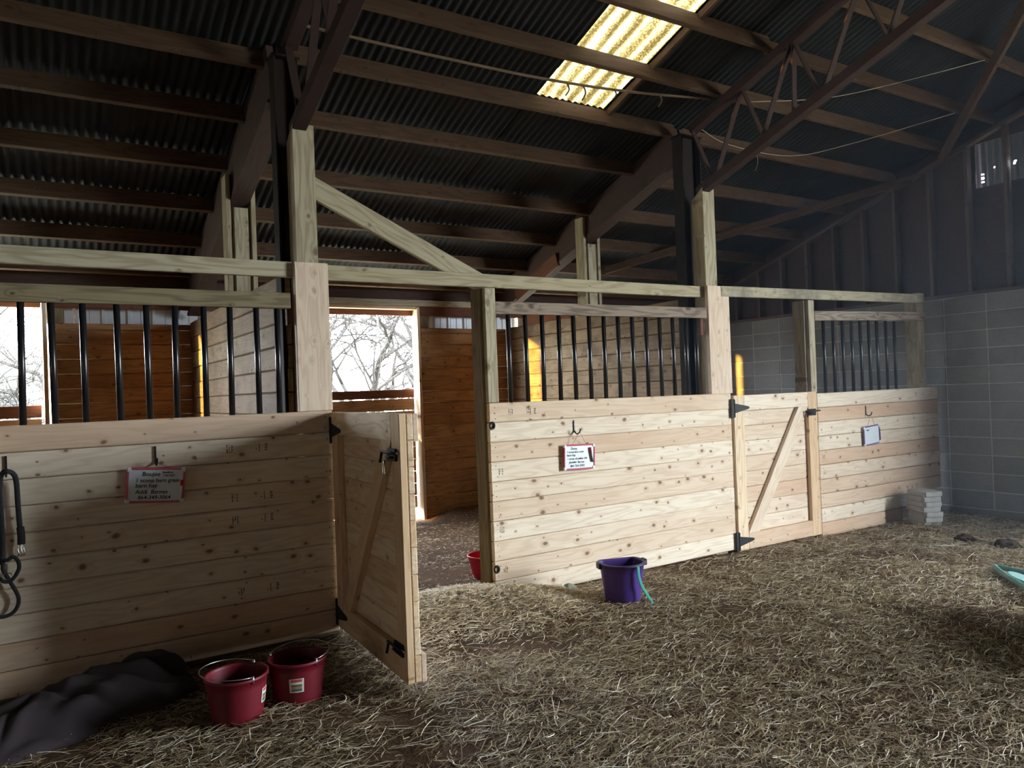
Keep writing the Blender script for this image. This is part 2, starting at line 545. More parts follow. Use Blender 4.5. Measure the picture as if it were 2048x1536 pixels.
_cyl = {}
def rod(name, p0, p1, r, mat, parent=None, sides=12, local=None):
    p0, p1 = Vector(p0), Vector(p1)
    L = (p1 - p0).length
    key = (round(L, 3), r, mat, sides)
    if key not in _cyl:
        V, Fc = tube_data([(-L / 2, 0, 0), (L / 2, 0, 0)], r, sides)
        me = bpy.data.meshes.new(name)
        me.from_pydata([tuple(v) for v in V], [], Fc)
        me.materials.append(MAT[mat])
        for f in me.polygons:
            f.use_smooth = len(f.vertices) == 4
        _cyl[key] = me
    m = frame(p0, p1, (0, 0, 1) if abs((p1 - p0).normalized().z) < 0.9 else (1, 0, 0))
    if local is not None:
        m = local @ m
    o = bpy.data.objects.new(name, _cyl[key])
    return link(o, parent, m)

def deck(y):
    return 2.85 + 0.333 * (8.45 - y)
RIDGE = -0.5
XG = 8.8          # inner face of the gable wall
XL = -9.7
YB = 8.45         # inner face of the back wall
YF = -9.45

# ------------------------------------------------------------------ floor
def gz(x, y):
    z = -0.035 + 0.022 * mnoise.noise(Vector((x * 0.9, y * 0.9, 0.3))) + 0.012 * mnoise.noise(Vector((x * 3.1, y * 3.1, 4.3)))
    z += -0.035 * min(1, max(0, (x - 5.6) / 1.2))
    # heap of hay in the first stall doorway
    d = ((x - 2.45) / 0.62) ** 2 + ((y - 4.72) / 0.36) ** 2
    z += 0.14 * math.exp(-d)
    d = ((x - 2.95) / 0.3) ** 2 + ((y - 4.45) / 0.22) ** 2
    z += 0.06 * math.exp(-d)
    # droppings heaped along the back wall of the stall
    z += 0.10 * math.exp(-((y - 8.3) / 0.35) ** 2) * min(1, max(0, (x - 4.05) / 0.3))
    return z
def make_floor():
    xs = np.concatenate([np.linspace(XL, -1.5, 12), np.linspace(-1.4, XG, 150)])
    ys = np.concatenate([np.linspace(YF, 0.8, 12), np.linspace(0.9, 9.0, 120)])
    V = [(x, y, gz(x, y)) for y in ys for x in xs]
    nx = len(xs)
    Fc = [(j * nx + i, j * nx + i + 1, (j + 1) * nx + i + 1, (j + 1) * nx + i) for j in range(len(ys) - 1) for i in range(nx - 1)]
    o = mesh_obj('floor', V, Fc, 'ground', smooth=True)
    tag(o, 'brown trodden dirt floor of the barn under the hay', None, None, 'structure')
make_floor()

# ------------------------------------------------------------------ back wall
wb = empty('wall_back', (3, YB, 0), 'board-lined back wall of the stalls with open stable doors', None, None, 'structure')
def boards_h(parent, x0, x1, z0, z1, y, mat, w=0.143, t=0.035, name='plank', top=None):
    z = z0
    while z < z1 - 0.02:
        zz = min(z + w, z1)
        e = rnd.uniform(-0.004, 0.004)
        bx(name, x0 + 0.002, x1 - 0.002, y - t / 2 + e, y + t / 2 + e, z + 0.002, zz - 0.002, mat, parent, 'x', 0.009)
        z = zz
OPEN = [(-1.05, 0.11), (2.45, 4.0), (5.60, 6.45)]      # stable door openings (x0, x1)
secs = [(-3.5, -1.05), (0.17, 1.45), (1.55, 2.41), (4.06, 5.30), (5.36, 5.56), (6.5, XG)]
for a, b in secs:
    boards_h(wb, a, b, -0.05, 2.30, YB + 0.02, 'stall')
    bx('header_board', a, b, YB + 0.005, YB + 0.04, 2.45, 2.56, 'redwood', wb)
for a, b in ((-3.5, 1.45), (1.5, 5.27), (5.36, XG)):
    bx('lintel', a, b, YB - 0.03, YB + 0.008, 2.56, 2.635, 'treated', wb)
    bx('eave_board', a, b, YB + 0.01, YB + 0.05, 2.64, 2.92, 'rafter', wb)
for (a, b) in OPEN:
    bx('jamb', b + 0.004, b + 0.042, YB - 0.03, YB + 0.13, -0.05, 2.55, 'pine', wb, 'z')
    bx('jamb', a - 0.042, a - 0.004, YB - 0.03, YB + 0.13, -0.05, 2.55, 'pine', wb, 'z')
    bx('door_head', a, b, YB - 0.02, YB + 0.13, 2.52, 2.555, 'pine', wb)
    bx('fascia_board', a, b, YB + 0.10, YB + 0.135, 2.455 if a < 5 else 2.34, 2.52, 'redwood', wb)
    bx('frame_post', b + 0.045, b + 0.19, YB + 0.04, YB + 0.12, 2.30, 2.56, 'treated_dark', wb, 'z')
# ribbed metal siding outside
def ribbed(name, x0, x1, z0, z1, y, parent, mat='siding', pitch=0.23):
    prof = []
    x = x0
    while x < x1:
        for dx, dy in ((0, 0), (0.02, -0.02), (0.045, -0.02), (0.065, 0), (0.14, 0), (0.145, -0.006), (0.15, 0)):
            if x + dx < x1:
                prof.append((x + dx, y + dy))
        x += pitch
    prof.append((x1, y))
    V = [(px, py, z0) for px, py in prof] + [(px, py, z1) for px, py in prof]
    n = len(prof)
    return mesh_obj(name, V, [(i, i + 1, n + i + 1, n + i) for i in range(n - 1)], mat, parent)
edges = [-9.7] + [v for ab in OPEN for v in (ab[0] - 0.04, ab[1] + 0.04)] + [XG + 0.2]
for i in range(0, len(edges), 2):
    ribbed('siding_sheet', edges[i], edges[i + 1], -0.2, 2.9, YB + 0.16, wb)
for (a, b) in OPEN:
    ribbed('siding_sheet', a - 0.04, b + 0.04, 2.52, 2.9, YB + 0.16, wb)
bx('wall_lining', -9.7, -3.5, YB, YB + 0.05, -0.1, 2.9, 'stall', wb)

# lower leaves of the stable doors
def stable_door(name, a, b, z0, z1, label):
    e = empty(name, ((a + b) / 2, YB + 0.1, 0), label, None, None, 'structure')
    ws = [0.150, 0.150, 0.150, 0.150, 0.150, 0.150, 0.14]
    z = z0
    gaps = [0.004, 0.004, 0.004, 0.004, 0.004, 0.02, 0.016, 0.01, 0.01, 0.01]
    i = 0
    while z < z1 - 0.05:
        w = min(0.15, z1 - z)
        bx('plank', a + 0.01, b - 0.018, YB + 0.095, YB + 0.13, z + 0.002, z + w - gaps[i % 10], 'redwood' if z + w > z1 - 0.02 else 'stall', e)
        z += w; i += 1
    for zz in (z0 + 0.18, z0 + 0.75):
        bx('ledger', a + 0.05, b - 0.06, YB + 0.13, YB + 0.155, zz, zz + 0.12, 'stall', e)
    bx('brace', a + 0.05, a + 0.14, YB + 0.13, YB + 0.155, z0 + 0.02, z1 - 0.02, 'stall', e, 'z')
    return e
stable_door('door_1', *OPEN[1], 0.10, 1.565, 'closed lower half of the stable door behind the open gate')
stable_door('door_2', *OPEN[0], 0.05, 1.53, 'closed lower half of the stable door behind the long row of bars')
stable_door('door_3', *OPEN[2], 0.05, 1.45, 'closed lower half of the stable door in the block-walled stall')

# ------------------------------------------------------------------ gable wall (right)
wr = empty('wall_right', (XG, 5, 0), 'grey concrete block gable wall with dark boarded framing above', None, None, 'structure')
mesh_obj('mortar_bed', [(XG + 0.006, 2.0, -0.3), (XG + 0.006, 8.6, -0.3), (XG + 0.006, 8.6, 2.36), (XG + 0.006, 2.0, 2.36),
                        (XG + 0.2, 2.0, -0.3), (XG + 0.2, 8.6, -0.3), (XG + 0.2, 8.6, 2.36), (XG + 0.2, 2.0, 2.36)],
         [(0, 1, 2, 3), (7, 6, 5, 4), (0, 3, 7, 4), (3, 2, 6, 7), (1, 5, 6, 2)], 'mortar', wr)
BH, BL = 0.1965, 0.452
y = 4.665 + 8 * BL
k = 0
while y > 2.0:
    for r in range(12):
        z0 = 0.0 + r * BH
        if r == 11: z1 = 2.355
        else: z1 = z0 + BH
        e = rnd.uniform(-0.003, 0.003)
        o = bx('block', XG + e, XG + 0.09 + e, max(y - BL, 2.0) + 0.0055, min(y, YB + 0.1) - 0.0055, z0 + 0.0055, z1 - 0.0055, 'block', wr, 'y', 0.006) if min(y, YB + 0.1) - max(y - BL, 2.0) > 0.05 else None
    y -= BL
# bed course below
bx('footing', XG, XG + 0.1, 2.0, 8.5, -0.3, -0.005, 'block', wr, 'y')
# plain remainder around the doorway
def slab(name, x0, x1, y0, y1, z0, z1, mat, parent):
    return bx(name, x0, x1, y0, y1, z0, z1, mat, parent, 'y', 0)
slab('block_pier', XG, XG + 0.2, GD[1], 2.0, -0.3, 2.36, 'block', wr)
slab('block_wall', XG, XG + 0.2, YF, GD[0], -0.3, 2.36, 'block', wr)
# boarded upper gable, cut to the roof slope
def gable_panel(name, y0, y1, zlow, x, mat, parent, th=0.02):
    pts = [(y0, zlow)]
    pts.append((y1, zlow))
    def top(yy): return (deck(yy) if yy >= RIDGE else deck(2 * RIDGE - yy)) + 0.02
    pts.append((y1, top(y1)))
    if y0 < RIDGE < y1:
        pts.append((RIDGE, top(RIDGE)))
    pts.append((y0, top(y0)))
    V = [(x, a, b) for a, b in pts] + [(x + th, a, b) for a, b in pts]
    n = len(pts)
    Fc = [tuple(range(n)), tuple(range(2 * n - 1, n - 1, -1))] + [(i, (i + 1) % n, n + (i + 1) % n, n + i) for i in range(n)]
    return mesh_obj(name, V, Fc, mat, parent)
XS = XG + 0.10
WZ0, WZ1 = 3.53, 4.02
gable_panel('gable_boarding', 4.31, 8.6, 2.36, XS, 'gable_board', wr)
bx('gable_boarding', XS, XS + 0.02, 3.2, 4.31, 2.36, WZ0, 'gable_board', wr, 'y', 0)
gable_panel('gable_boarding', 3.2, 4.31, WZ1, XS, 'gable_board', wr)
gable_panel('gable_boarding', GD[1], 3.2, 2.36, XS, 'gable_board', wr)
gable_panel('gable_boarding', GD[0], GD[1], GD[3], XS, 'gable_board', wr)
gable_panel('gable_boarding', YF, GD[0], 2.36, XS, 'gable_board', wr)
def corr_vert(name, y0, y1, z0, z1, x, parent, mat):
    n = int((y1 - y0) / 0.068 * 8)
    V = []
    for i in range(n + 1):
        yy = y0 + (y1 - y0) * i / n
        xx = x + 0.008 * math.sin(yy / 0.068 * 2 * math.pi)
        V += [(xx, yy, z0), (xx, yy, z1)]
    return mesh_obj(name, V, [(2 * i, 2 * i + 2, 2 * i + 3, 2 * i + 1) for i in range(n)], mat, parent)
def holed_sheet(y0, y1, z0, z1, x, holes):
    ny = int((y1 - y0) / 0.0085); nz = int((z1 - z0) / 0.012)
    V = []
    for j in range(nz + 1):
        for i in range(ny + 1):
            yy = y0 + (y1 - y0) * i / ny
            V.append((x + 0.008 * math.sin(yy / 0.068 * 2 * math.pi), yy, z0 + (z1 - z0) * j / nz))
    Fc = []
    for j in range(nz):
        for i in range(ny):
            yc = y0 + (y1 - y0) * (i + 0.5) / ny; zc = z0 + (z1 - z0) * (j + 0.5) / nz
            if any(abs(yc - hy) < r and abs(zc - hz) < r * 1.1 for hy, hz, r in holes): continue
            a = j * (ny + 1) + i
            Fc.append((a, a + 1, a + ny + 2, a + ny + 1))
    return mesh_obj('siding_sheet', V, Fc, 'siding_in', wr)
holed_sheet(3.15, 4.36, WZ0 - 0.06, WZ1 + 0.12, XS + 0.06, [(4.262, 3.60, 0.009), (4.262, 3.64, 0.009), (4.262, 3.685, 0.009), (3.94, 3.73, 0.012), (3.93, 3.745, 0.009), (3.79, 3.76, 0.012), (4.14, 3.73, 0.006)])
sill = bx('sill_plate', XG - 0.02, XG + 0.12, GD[1], 8.45, 2.355, 2.395, 'gable_stud', wr, 'y')
# raking plate and studs
def rake(yy): return 2.66 + 0.333 * (8.45 - yy)
beam('raking_plate', (XG + 0.05, 8.45, rake(8.45)), (XG + 0.05, RIDGE, rake(RIDGE)), 0.04, 0.09, 'gable_stud', wr)
for ys in (8.07, 7.66, 7.25, 6.86, 6.45, 6.04, 5.63, 5.21, 4.79, 4.37, 3.97, 3.56, 3.15, 2.74, 2.33, 1.92):
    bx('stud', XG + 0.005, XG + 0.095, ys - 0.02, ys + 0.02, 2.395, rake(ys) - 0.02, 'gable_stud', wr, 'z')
# wall sections behind the camera
wf = bx('wall_front', XL, XG + 0.2, YF - 0.1, YF, -0.2, 3.0, 'stall', None, 'x', 0)
tag(wf, 'dark boarded side wall opposite the stalls', None, None, 'structure')
wl = empty('wall_left', (XL, 0, 0), 'dark boarded far gable wall of the barn', None, None, 'structure')
FILL_GAP = (-0.18, -0.07, 2.9)      # unseen gap added in the far gable to let in fill light
gable_panel('gable_boarding', FILL_GAP[1], 8.6, -0.2, XL - 0.05, 'stall', wl)
gable_panel('gable_boarding', YF, FILL_GAP[0], -0.2, XL - 0.05, 'stall', wl)
gable_panel('gable_boarding', FILL_GAP[0], FILL_GAP[1], FILL_GAP[2], XL - 0.05, 'stall', wl)

# ------------------------------------------------------------------ roof
ce = empty('ceiling', (3, 4, 4), 'dark corrugated iron roof on brown timber purlins with a skylight', None, None, 'structure')
WAVE = 0.068
_sheets = {}
def corr_mesh(w, L, amp, wave, mat, seg=8):
    key = (round(w, 3), round(L, 3), amp, wave, mat)
    if key in _sheets: return _sheets[key]
    n = max(8, int(round(w / wave * seg)))
    V = []
    for i in range(n + 1):
        xx = -w / 2 + w * i / n
        zz = amp * math.sin((xx + w / 2) / wave * 2 * math.pi)
        V += [(xx, -L / 2, zz), (xx, L / 2, zz)]
    me = bpy.data.meshes.new('roof_sheet')
    me.from_pydata(V, [], [(2 * i, 2 * i + 2, 2 * i + 3, 2 * i + 1) for i in range(n)])
    me.materials.append(MAT[mat])
    me.polygons.foreach_set('use_smooth', [True] * len(me.polygons))
    _sheets[key] = me
    return me
SL = math.atan(0.333)
def sheet(name, x0, x1, y0, y1, dz, amp, wave, mat, parent):
    yc = (y0 + y1) / 2
    L = (y1 - y0) / math.cos(SL)
    me = corr_mesh(x1 - x0, L, amp, wave, mat)
    o = bpy.data.objects.new(name, me)
    w = Matrix.Translation(((x0 + x1) / 2, yc, deck(yc) + dz)) @ Matrix.Rotation(-SL, 4, 'X')
    return link(o, parent, w)
SKX = (3.60, 4.36)
rows = [(6.70, 8.85), (4.80, 6.75), (2.75, 4.85), (0.65, 2.80), (RIDGE, 0.70)]
cols = []
x = SKX[1]
while x < XG + 0.15:
    cols.append((x, min(x + 0.612, XG + 0.25))); x += 0.612
x = SKX[0]
while x > XL:
    cols.append((x - 0.612, x)); x -= 0.612
for ci, (x0, x1) in enumerate(cols):
    for ri, (y0, y1) in enumerate(rows):
        dz = 0.006 * (ri % 2) + 0.003 * (ci % 2)
        sheet('roof_sheet', x0 - 0.02, x1 + 0.02, y0, y1, dz, 0.009, WAVE, 'roof', ce)
sheet('roof_sheet', SKX[0], SKX[1], 6.7, 8.85, 0.0, 0.009, WAVE, 'roof', ce)
sheet('roof_sheet', SKX[0], SKX[1] + 0.0, 5.165, 6.75, 0.004, 0.009, WAVE, 'roof', ce)
sheet('roof_sheet', SKX[0], SKX[1], RIDGE, 1.9, 0.0, 0.009, WAVE, 'roof', ce)
sheet('skylight_panel', SKX[0] - 0.03, SKX[1] + 0.03, 3.3, 5.30, 0.03, 0.012, 0.15, 'skylight', ce)
sheet('skylight_panel', SKX[0] - 0.03, SKX[1] + 0.03, 1.85, 3.38, 0.036, 0.012, 0.15, 'skylight', ce)
for yy0, yy1 in ((3.4, 5.2),):
    beam('skylight_trim', (SKX[1] + 0.015, yy0, deck(yy0) - 0.035), (SKX[1] + 0.015, yy1, deck(yy1) - 0.035), 0.06, 0.03, 'purlin', ce)
# far slope
V = []
for (xx, yy, zz) in ((XL - 0.2, RIDGE, deck(RIDGE)), (XG + 0.3, RIDGE, deck(RIDGE)), (XG + 0.3, YF - 0.3, deck(8.45) - 0.1), (XL - 0.2, YF - 0.3, deck(8.45) - 0.1)):
    V.append((xx, yy, zz))
mesh_obj('far_roof_slope', V, [(3, 2, 1, 0)], 'roof', ce)
ridge_b = bx('ridge_board', XL, XG, RIDGE - 0.03, RIDGE + 0.03, deck(RIDGE) - 0.16, deck(RIDGE) + 0.02, 'purlin', ce)
# purlins: one timber per bay, hung between the frames
nrm = Vector((0, math.sin(SL), math.cos(SL)))
def purlin(x0, x1, y):
    p = Vector((0, y + 0.02, deck(y + 0.02) - 0.012)) - nrm * 0.07
    tilt = rnd.uniform(-0.006, 0.006)
    beam('purlin', (x0, p.y, p.z - tilt), (x1, p.y, p.z + tilt), 0.14, 0.04, 'purlin', ce, up=tuple(nrm))
bays = [((-5.95, -2.31), (5.27, 5.84, 6.45, 7.06, 7.67, 8.26)),
        ((-2.19, 1.41), (5.272, 5.84, 6.454, 7.064, 7.674, 8.26)),
        ((1.53, 5.17), (5.159, 5.76, 6.49, 7.136, 7.742, 8.29)),
        ((5.30, XG), (5.18, 5.86, 6.50, 7.12, 7.72, 8.28))]
for (x0, x1), ys in bays:
    for yy in ys: purlin(x0, x1, yy)
upper = [4.607, 4.07, 3.52, 2.95, 2.38, 1.80, 1.22, 0.64, 0.06]
for (x0, x1) in ((-5.95, -2.23), (-2.27, 1.47), (1.43, 5.17), (5.13, XG)):
    for yy in upper:
        purlin(x0, x1, yy + rnd.uniform(-0.02, 0.02))

# ------------------------------------------------------------------ frames: rafters, trusses, columns
def rafter(x0, x1, low, label):
    e = empty('rafter', ((x0 + x1) / 2, 6.7, deck(6.7) - low), label, 'rafter', 'boxed rafters over the stalls')
    ya, yb = 5.13, 8.42
    h = low - 0.04
    for xa, xb in ((x0, x0 + 0.05), (x1 - 0.05, x1)):
        beam('side_plank', ((xa + xb) / 2, ya, deck(ya) - 0.035 - h / 2), ((xa + xb) / 2, yb, deck(yb) - 0.035 - h / 2), h * math.cos(SL), xb - xa, 'rafter', e)
    beam('bottom_flange', ((x0 + x1) / 2, ya, deck(ya) - low - 0.02), ((x0 + x1) / 2, yb, deck(yb) - low - 0.02), 0.03, x1 - x0 + 0.03, 'rafter', e)
    return e
rafter(1.41, 1.53, 0.44, 'deep red-brown rafter sloping down behind the new post beside the long row of bars')
rafter(5.17, 5.30, 0.34, 'deep brown rafter sloping down over the partition with the orange light patch')
rafter(-2.31, -2.19, 0.44, 'deep brown rafter over the far stall beyond the leads')

_r = bpy.data.objects['rafter.001']
beam('splice_board', (5.15, 7.05, deck(7.05) - 0.34), (5.15, 7.95, deck(7.95) - 0.34), 0.16, 0.03, 'redwood', _r)

def truss(xc, label):
    e = empty('roof_truss', (xc, 4.8, deck(4.8) - 0.8), label, 'roof truss', 'steel roof trusses')
    y0 = 4.93
    beam('top_chord', (xc, y0, deck(y0) - 0.215), (xc, RIDGE, deck(RIDGE) - 0.215), 0.075, 0.09, 'steel', e, bev=0.004)
    beam('bottom_chord', (xc, y0 - 0.06, deck(y0) - 0.80 ), (xc, RIDGE + 0.2, deck(RIDGE + 0.2) - 0.80), 0.075, 0.09, 'steel', e, bev=0.004)
    yy = y0 - 0.02
    i = 0
    def T(y): return Vector((xc, y, deck(y) - 0.22))
    def B(y): return Vector((xc, y, deck(y) - 0.80))
    while yy > RIDGE + 0.8:
        s = 0.02 if i % 2 else -0.02
        dx = Vector((s, 0, 0))
        beam('web', T(yy) + dx, B(yy - 0.22) + dx, 0.05, 0.012, 'steel', e, up=(1, 0, 0), bev=0)
        beam('web', B(yy - 0.22) - dx, T(yy - 0.55) - dx, 0.05, 0.012, 'steel', e, up=(1, 0, 0), bev=0)
        if i % 2 == 0 and i:
            beam('web', T(yy) + dx * 0.5, B(yy + 0.02) + dx * 0.5, 0.05, 0.012, 'steel', e, up=(1, 0, 0), bev=0)
        yy -= 0.55
        i += 1
    return e
truss(1.50, 'brown steel truss rising from the post beside the open gate')
truss(5.17, 'brown steel truss rising from the post beside the closed gate')
truss(-2.25, 'brown steel truss over the far stall beyond the leads')

def column(x0, x1, y0, y1, ztop, label):
    xc, yc = (x0 + x1) / 2, (y0 + y1) / 2
    e = empty('steel_column', (xc, yc, -0.05), label, 'column', 'dark steel columns')
    for xa in (x0, x1):
        bx('flange', xa - 0.006, xa + 0.006, y0, y1, -0.08, ztop, 'steel_dark', e, 'z', 0.001)
    bx('web', x0, x1, yc - 0.004, yc + 0.004, -0.08, ztop, 'steel_dark', e, 'z', 0)
    bx('cap_plate', x0 - 0.02, x1 + 0.02, y0 - 0.01, y1 + 0.01, ztop, ztop + 0.012, 'steel_dark', e, 'x', 0)
    return e
column(1.405, 1.55, 4.965, 5.08, 3.74, 'dark steel column behind the new post beside the open gate')
column(5.075, 5.30, 4.965, 5.09, 3.76, 'dark steel column behind the new post beside the closed gate')

# ------------------------------------------------------------------ posts
def cut_post(name, x0, x1, y0, y1, z0, zf, zb, mat, parent):
    """post with a top cut to the slope of the truss above (front edge zf, rear edge zb)"""
    xc, yc = (x0 + x1) / 2, (y0 + y1) / 2
    zc = (z0 + zf) / 2
    # local X is up so that the grain runs along the post
    w = Matrix(((0, 0, 1), (1, 0, 0), (0, 1, 0))).transposed().to_4x4()
    w.translation = (xc, yc, zc)
    L = lambda X, Y, Z: (Z - zc, X - xc, Y - yc)
    V = [L(x0, y0, z0), L(x1, y0, z0), L(x1, y1, z0), L(x0, y1, z0), L(x0, y0, zf), L(x1, y0, zf), L(x1, y1, zb), L(x0, y1, zb)]
    Fc = [(3, 2, 1, 0), (4, 5, 6, 7), (0, 1, 5, 4), (1, 2, 6, 5), (2, 3, 7, 6), (3, 0, 4, 7)]
    o = mesh_obj(name, V, Fc, mat, parent, w)
    bm = bmesh.new(); bm.from_mesh(o.data)
    bmesh.ops.recalc_face_normals(bm, faces=bm.faces[:])
    bm.to_mesh(o.data); bm.free()
    return o
p1 = empty('timber_post', (1.52, 4.86, -0.05), 'new greenish timber post with a wide pale face plank beside the open gate', 'post', 'square timber posts')
cut_post('post', 1.455, 1.592, 4.79, 4.93, -0.06, 3.25, 3.16, 'treated', p1)
bx('face_plank', 1.425, 1.642, 4.752, 4.79, 1.412, 2.357, 'pine_rough', p1, 'z')
p2 = empty('timber_post', (5.2, 4.86, -0.05), 'new yellowish timber post with a wide pale face plank beside the closed gate', 'post', 'square timber posts')
cut_post('post', 5.125, 5.268, 4.79, 4.93, -0.06, 3.25, 3.15, 'treated', p2)
bx('face_plank', 5.10, 5.372, 4.752, 4.79, 1.395, 2.362, 'pine_rough', p2, 'z')
p3 = empty('timber_post', (8.55, 4.86, -0.05), 'shorter timber post in the corner against the block wall', 'post', 'square timber posts')
bx('post', 8.47, 8.62, 4.792, 4.935, -0.1, 2.40, 'treated', p3, 'z', 0.005)
bx('top_cap', 8.42, 8.56, 4.75, 4.93, 2.40, 2.415, 'treated', p3)

def jamb(x, zt, zp, dx, label):
    e = empty('door_post', (x, 4.86, -0.05), label, 'door post', 'gateway door posts')
    bx('side_board', x, x + 0.038, 4.79, 4.925, -0.06, zt, 'treated_dark' if dx == 0 else 'treated', e, 'z')
    bx('side_board', x + 0.04, x + 0.078, 4.792, 4.90, -0.06, zt, 'treated_dark', e, 'z')
    bx('front_board', x + 0.022, x + 0.112, 4.752, 4.79, zp, zt, 'treated', e, 'z')
    return e
jamb(2.782, 2.248, 1.412, 0, 'timber gateway post where the open gate would latch')
jamb(6.475, 2.275, 1.36, 1, 'timber gateway post where the closed gate latches')

# rear posts under the rafters, clasped by two planks
def rear_post(x, y, zt, low, label):
    ztop = deck(y + 0.07) - low - 0.04
    e = empty('rear_post', (x, y, 2.325), label, 'post', 'clasped posts under the rafters')
    bx('post', x - 0.045, x + 0.065, y - 0.07, y + 0.07, 2.325, ztop, 'treated', e, 'z')
    bx('clasp_plank', x - 0.106, x - 0.069, y - 0.07, y + 0.07, 2.325, zt + 0.03, 'treated', e, 'z')
    bx('clasp_plank', x + 0.088, x + 0.125, y - 0.07, y + 0.07, 2.325, zt - 0.06, 'treated', e, 'z')
    return e
rear_post(1.462, 6.36, 3.27, 0.44, 'treated post clasped by two planks halfway along the partition by the long row of bars')
rear_post(5.228, 6.60, 3.32, 0.34, 'treated post clasped by two planks halfway along the partition with the orange light patch')

# ------------------------------------------------------------------ rails and braces
def rail(x0, x1, z0a, z0b, h, y, mat, label, t=0.04):
    o = beam('top_rail', (x0, y, z0a + h / 2), (x1, y, z0b + h / 2), h, t, mat)
    return tag(o, label, 'rail', 'top rails over the stall fronts')
rail(-3.4, 1.425, 2.275, 2.262, 0.098, 4.81, 'treated', 'treated top rail above the long row of bars')
rail(1.593, 5.124, 2.26, 2.262, 0.098, 4.83, 'treated', 'pale greenish top rail running between the two tall posts')
rail(5.269, 8.56, 2.268, 2.308, 0.096, 4.768, 'mouldy', 'mould-speckled top rail running to the corner post')

br = beam('diagonal_brace', (1.55, 4.89, 2.90), (2.92, 4.89, 2.27), 0.135, 0.038, 'treated')
tag(br, 'new diagonal timber brace from the tall post down to the top rail', 'brace')
b1 = beam('wind_brace', (6.15, 7.42, deck(7.42) - 0.24), (8.74, 4.95, deck(4.95) - 0.24), 0.09, 0.04, 'purlin', up=tuple(nrm))
tag(b1, 'long brown diagonal brace under the purlins above the bars by the corner post', 'brace')
b2 = beam('wind_brace', (8.79, 4.62, deck(4.62) - 0.20), (5.25, 1.35, deck(1.35) - 0.20), 0.10, 0.04, 'purlin', up=tuple(nrm))
tag(b2, 'brown diagonal brace rising from the gable wall across the purlins', 'brace')

# ------------------------------------------------------------------ stall fronts
def screws(plank, l, w, t, side):
    """little dark screw heads near both ends on the front face of a plank"""
    V, Fc = [], []
    for sx in (-1, 1):
        for sy in (-1, 1):
            if rnd.random() < 0.12: continue
            cx = sx * (l / 2 - rnd.uniform(0.03, 0.06)); cyy = sy * w * rnd.uniform(0.22, 0.32)
            b = len(V)
            V.append((cx, cyy, side * (t / 2 + 0.0012)))
            for k in range(6):
                a = k * math.pi / 3
                V.append((cx + 0.0042 * math.cos(a), cyy + 0.0042 * math.sin(a), side * (t / 2 + 0.0006)))
            for k in range(6):
                f = (b, b + 1 + k, b + 1 + (k + 1) % 6)
                Fc.append(f if side > 0 else f[::-1])
    o = mesh_obj('screw_heads', V, Fc, 'screw', plank, MW[plank.name])
    o['kind'] = 'stuff'
def stamp(plank, cx, side, t, seed, big=True):
    """smudged lumber grade stamp, printed across the plank"""
    r = random.Random(seed)
    V, Fc = [], []
    def q(x0, x1, y0, y1):
        b = len(V); z = side * (t / 2 + 0.0007)
        V.extend([(x0, y0, z), (x1, y0, z), (x1, y1, z), (x0, y1, z)])
        Fc.append((b, b + 1, b + 2, b + 3) if side > 0 else (b + 3, b + 2, b + 1, b))
    y0 = r.uniform(-0.03, -0.01)
    for line in range(3):
        x = cx + line * 0.014
        yy = y0
        while yy < y0 + 0.045:
            h = r.uniform(0.003, 0.008)
            if r.random() < 0.8:
                q(x, x + r.uniform(0.003, 0.010), yy, yy + h)
            yy += h + r.uniform(0.001, 0.003)
    if big:
        x = cx + 0.17
        q(x, x + 0.006, y0 + 0.01, y0 + 0.017)
        q(x + 0.02, x + 0.024, y0 - 0.005, y0 + 0.045)
        for k in range(4):
            q(x + 0.055, x + 0.07 + r.uniform(-0.004, 0.006), y0 + 0.012 * k, y0 + 0.012 * k + 0.006)
    mesh_obj('grade_stamp', V, Fc, 'stamp', plank, MW[plank.name])
def stall_front(x0, x1, z0l, z0r, z1l, z1r, label, lining, short=None, stamps=()):
    e = empty('stall_barrier', ((x0 + x1) / 2, 4.77, z0l), label, 'stall front', 'boarded stall fronts')
    n = 10
    for i in range(n):
        xe = x1
        if short and i < short[0]: xe = short[1]
        fa, fb = i / n, (i + 1) / n
        zl = z0l + (z1l - z0l) * (fa + fb) / 2
        zr = z0r + (z1r - z0r) * (fa + fb) / 2
        zr = zl + (zr - zl) * (xe - x0) / (x1 - x0)
        w = (z1l - z0l) / n - 0.003
        ez = rnd.uniform(-0.003, 0.003)
        p = beam('plank', (x0, 4.77 + ez, zl), (xe, 4.77 + ez, zr), w, 0.038, 'pine', e, bev=0.0065)
        screws(p, xe - x0, w, 0.038, 1)
        for k, (row, sx, big) in enumerate(stamps):
            if row == i: stamp(p, sx - (x0 + xe) / 2, 1, 0.038, 31 * i + k, big)
    # unseen dark boards added behind the planks to stop light through the joints
    zm = z0l + (z1l - z0l) * 0.5
    xa, xb = lining
    if z0l > -0.01:
        bx('gap_shade_strip', x0, x1 - 0.004, 4.757, 4.787, -0.12, z0l - 0.003, 'treated_dark', e, 'x', 0)  # dark strip added for the shaded gap under the planks, also blocks light
    bx('light_block_board', xa, xb, 4.792, 4.81, z0l - 0.12, zm - 0.0015, 'redwood', e, 'x', 0)
    bx('light_block_board', xa, xb, 4.792, 4.81, zm + 0.0015, z1l - 0.012, 'redwood', e, 'x', 0)
    return e
stall_front(-0.80, 1.638, 0.0, -0.003, 1.41, 1.412, 'boarded stall front with black leads and a pink-framed whiteboard hung on it', (-0.80, 1.40),
            stamps=((8, 0.98, True), (6, 1.0, True), (5, 1.0, True), (2, 1.02, True)))
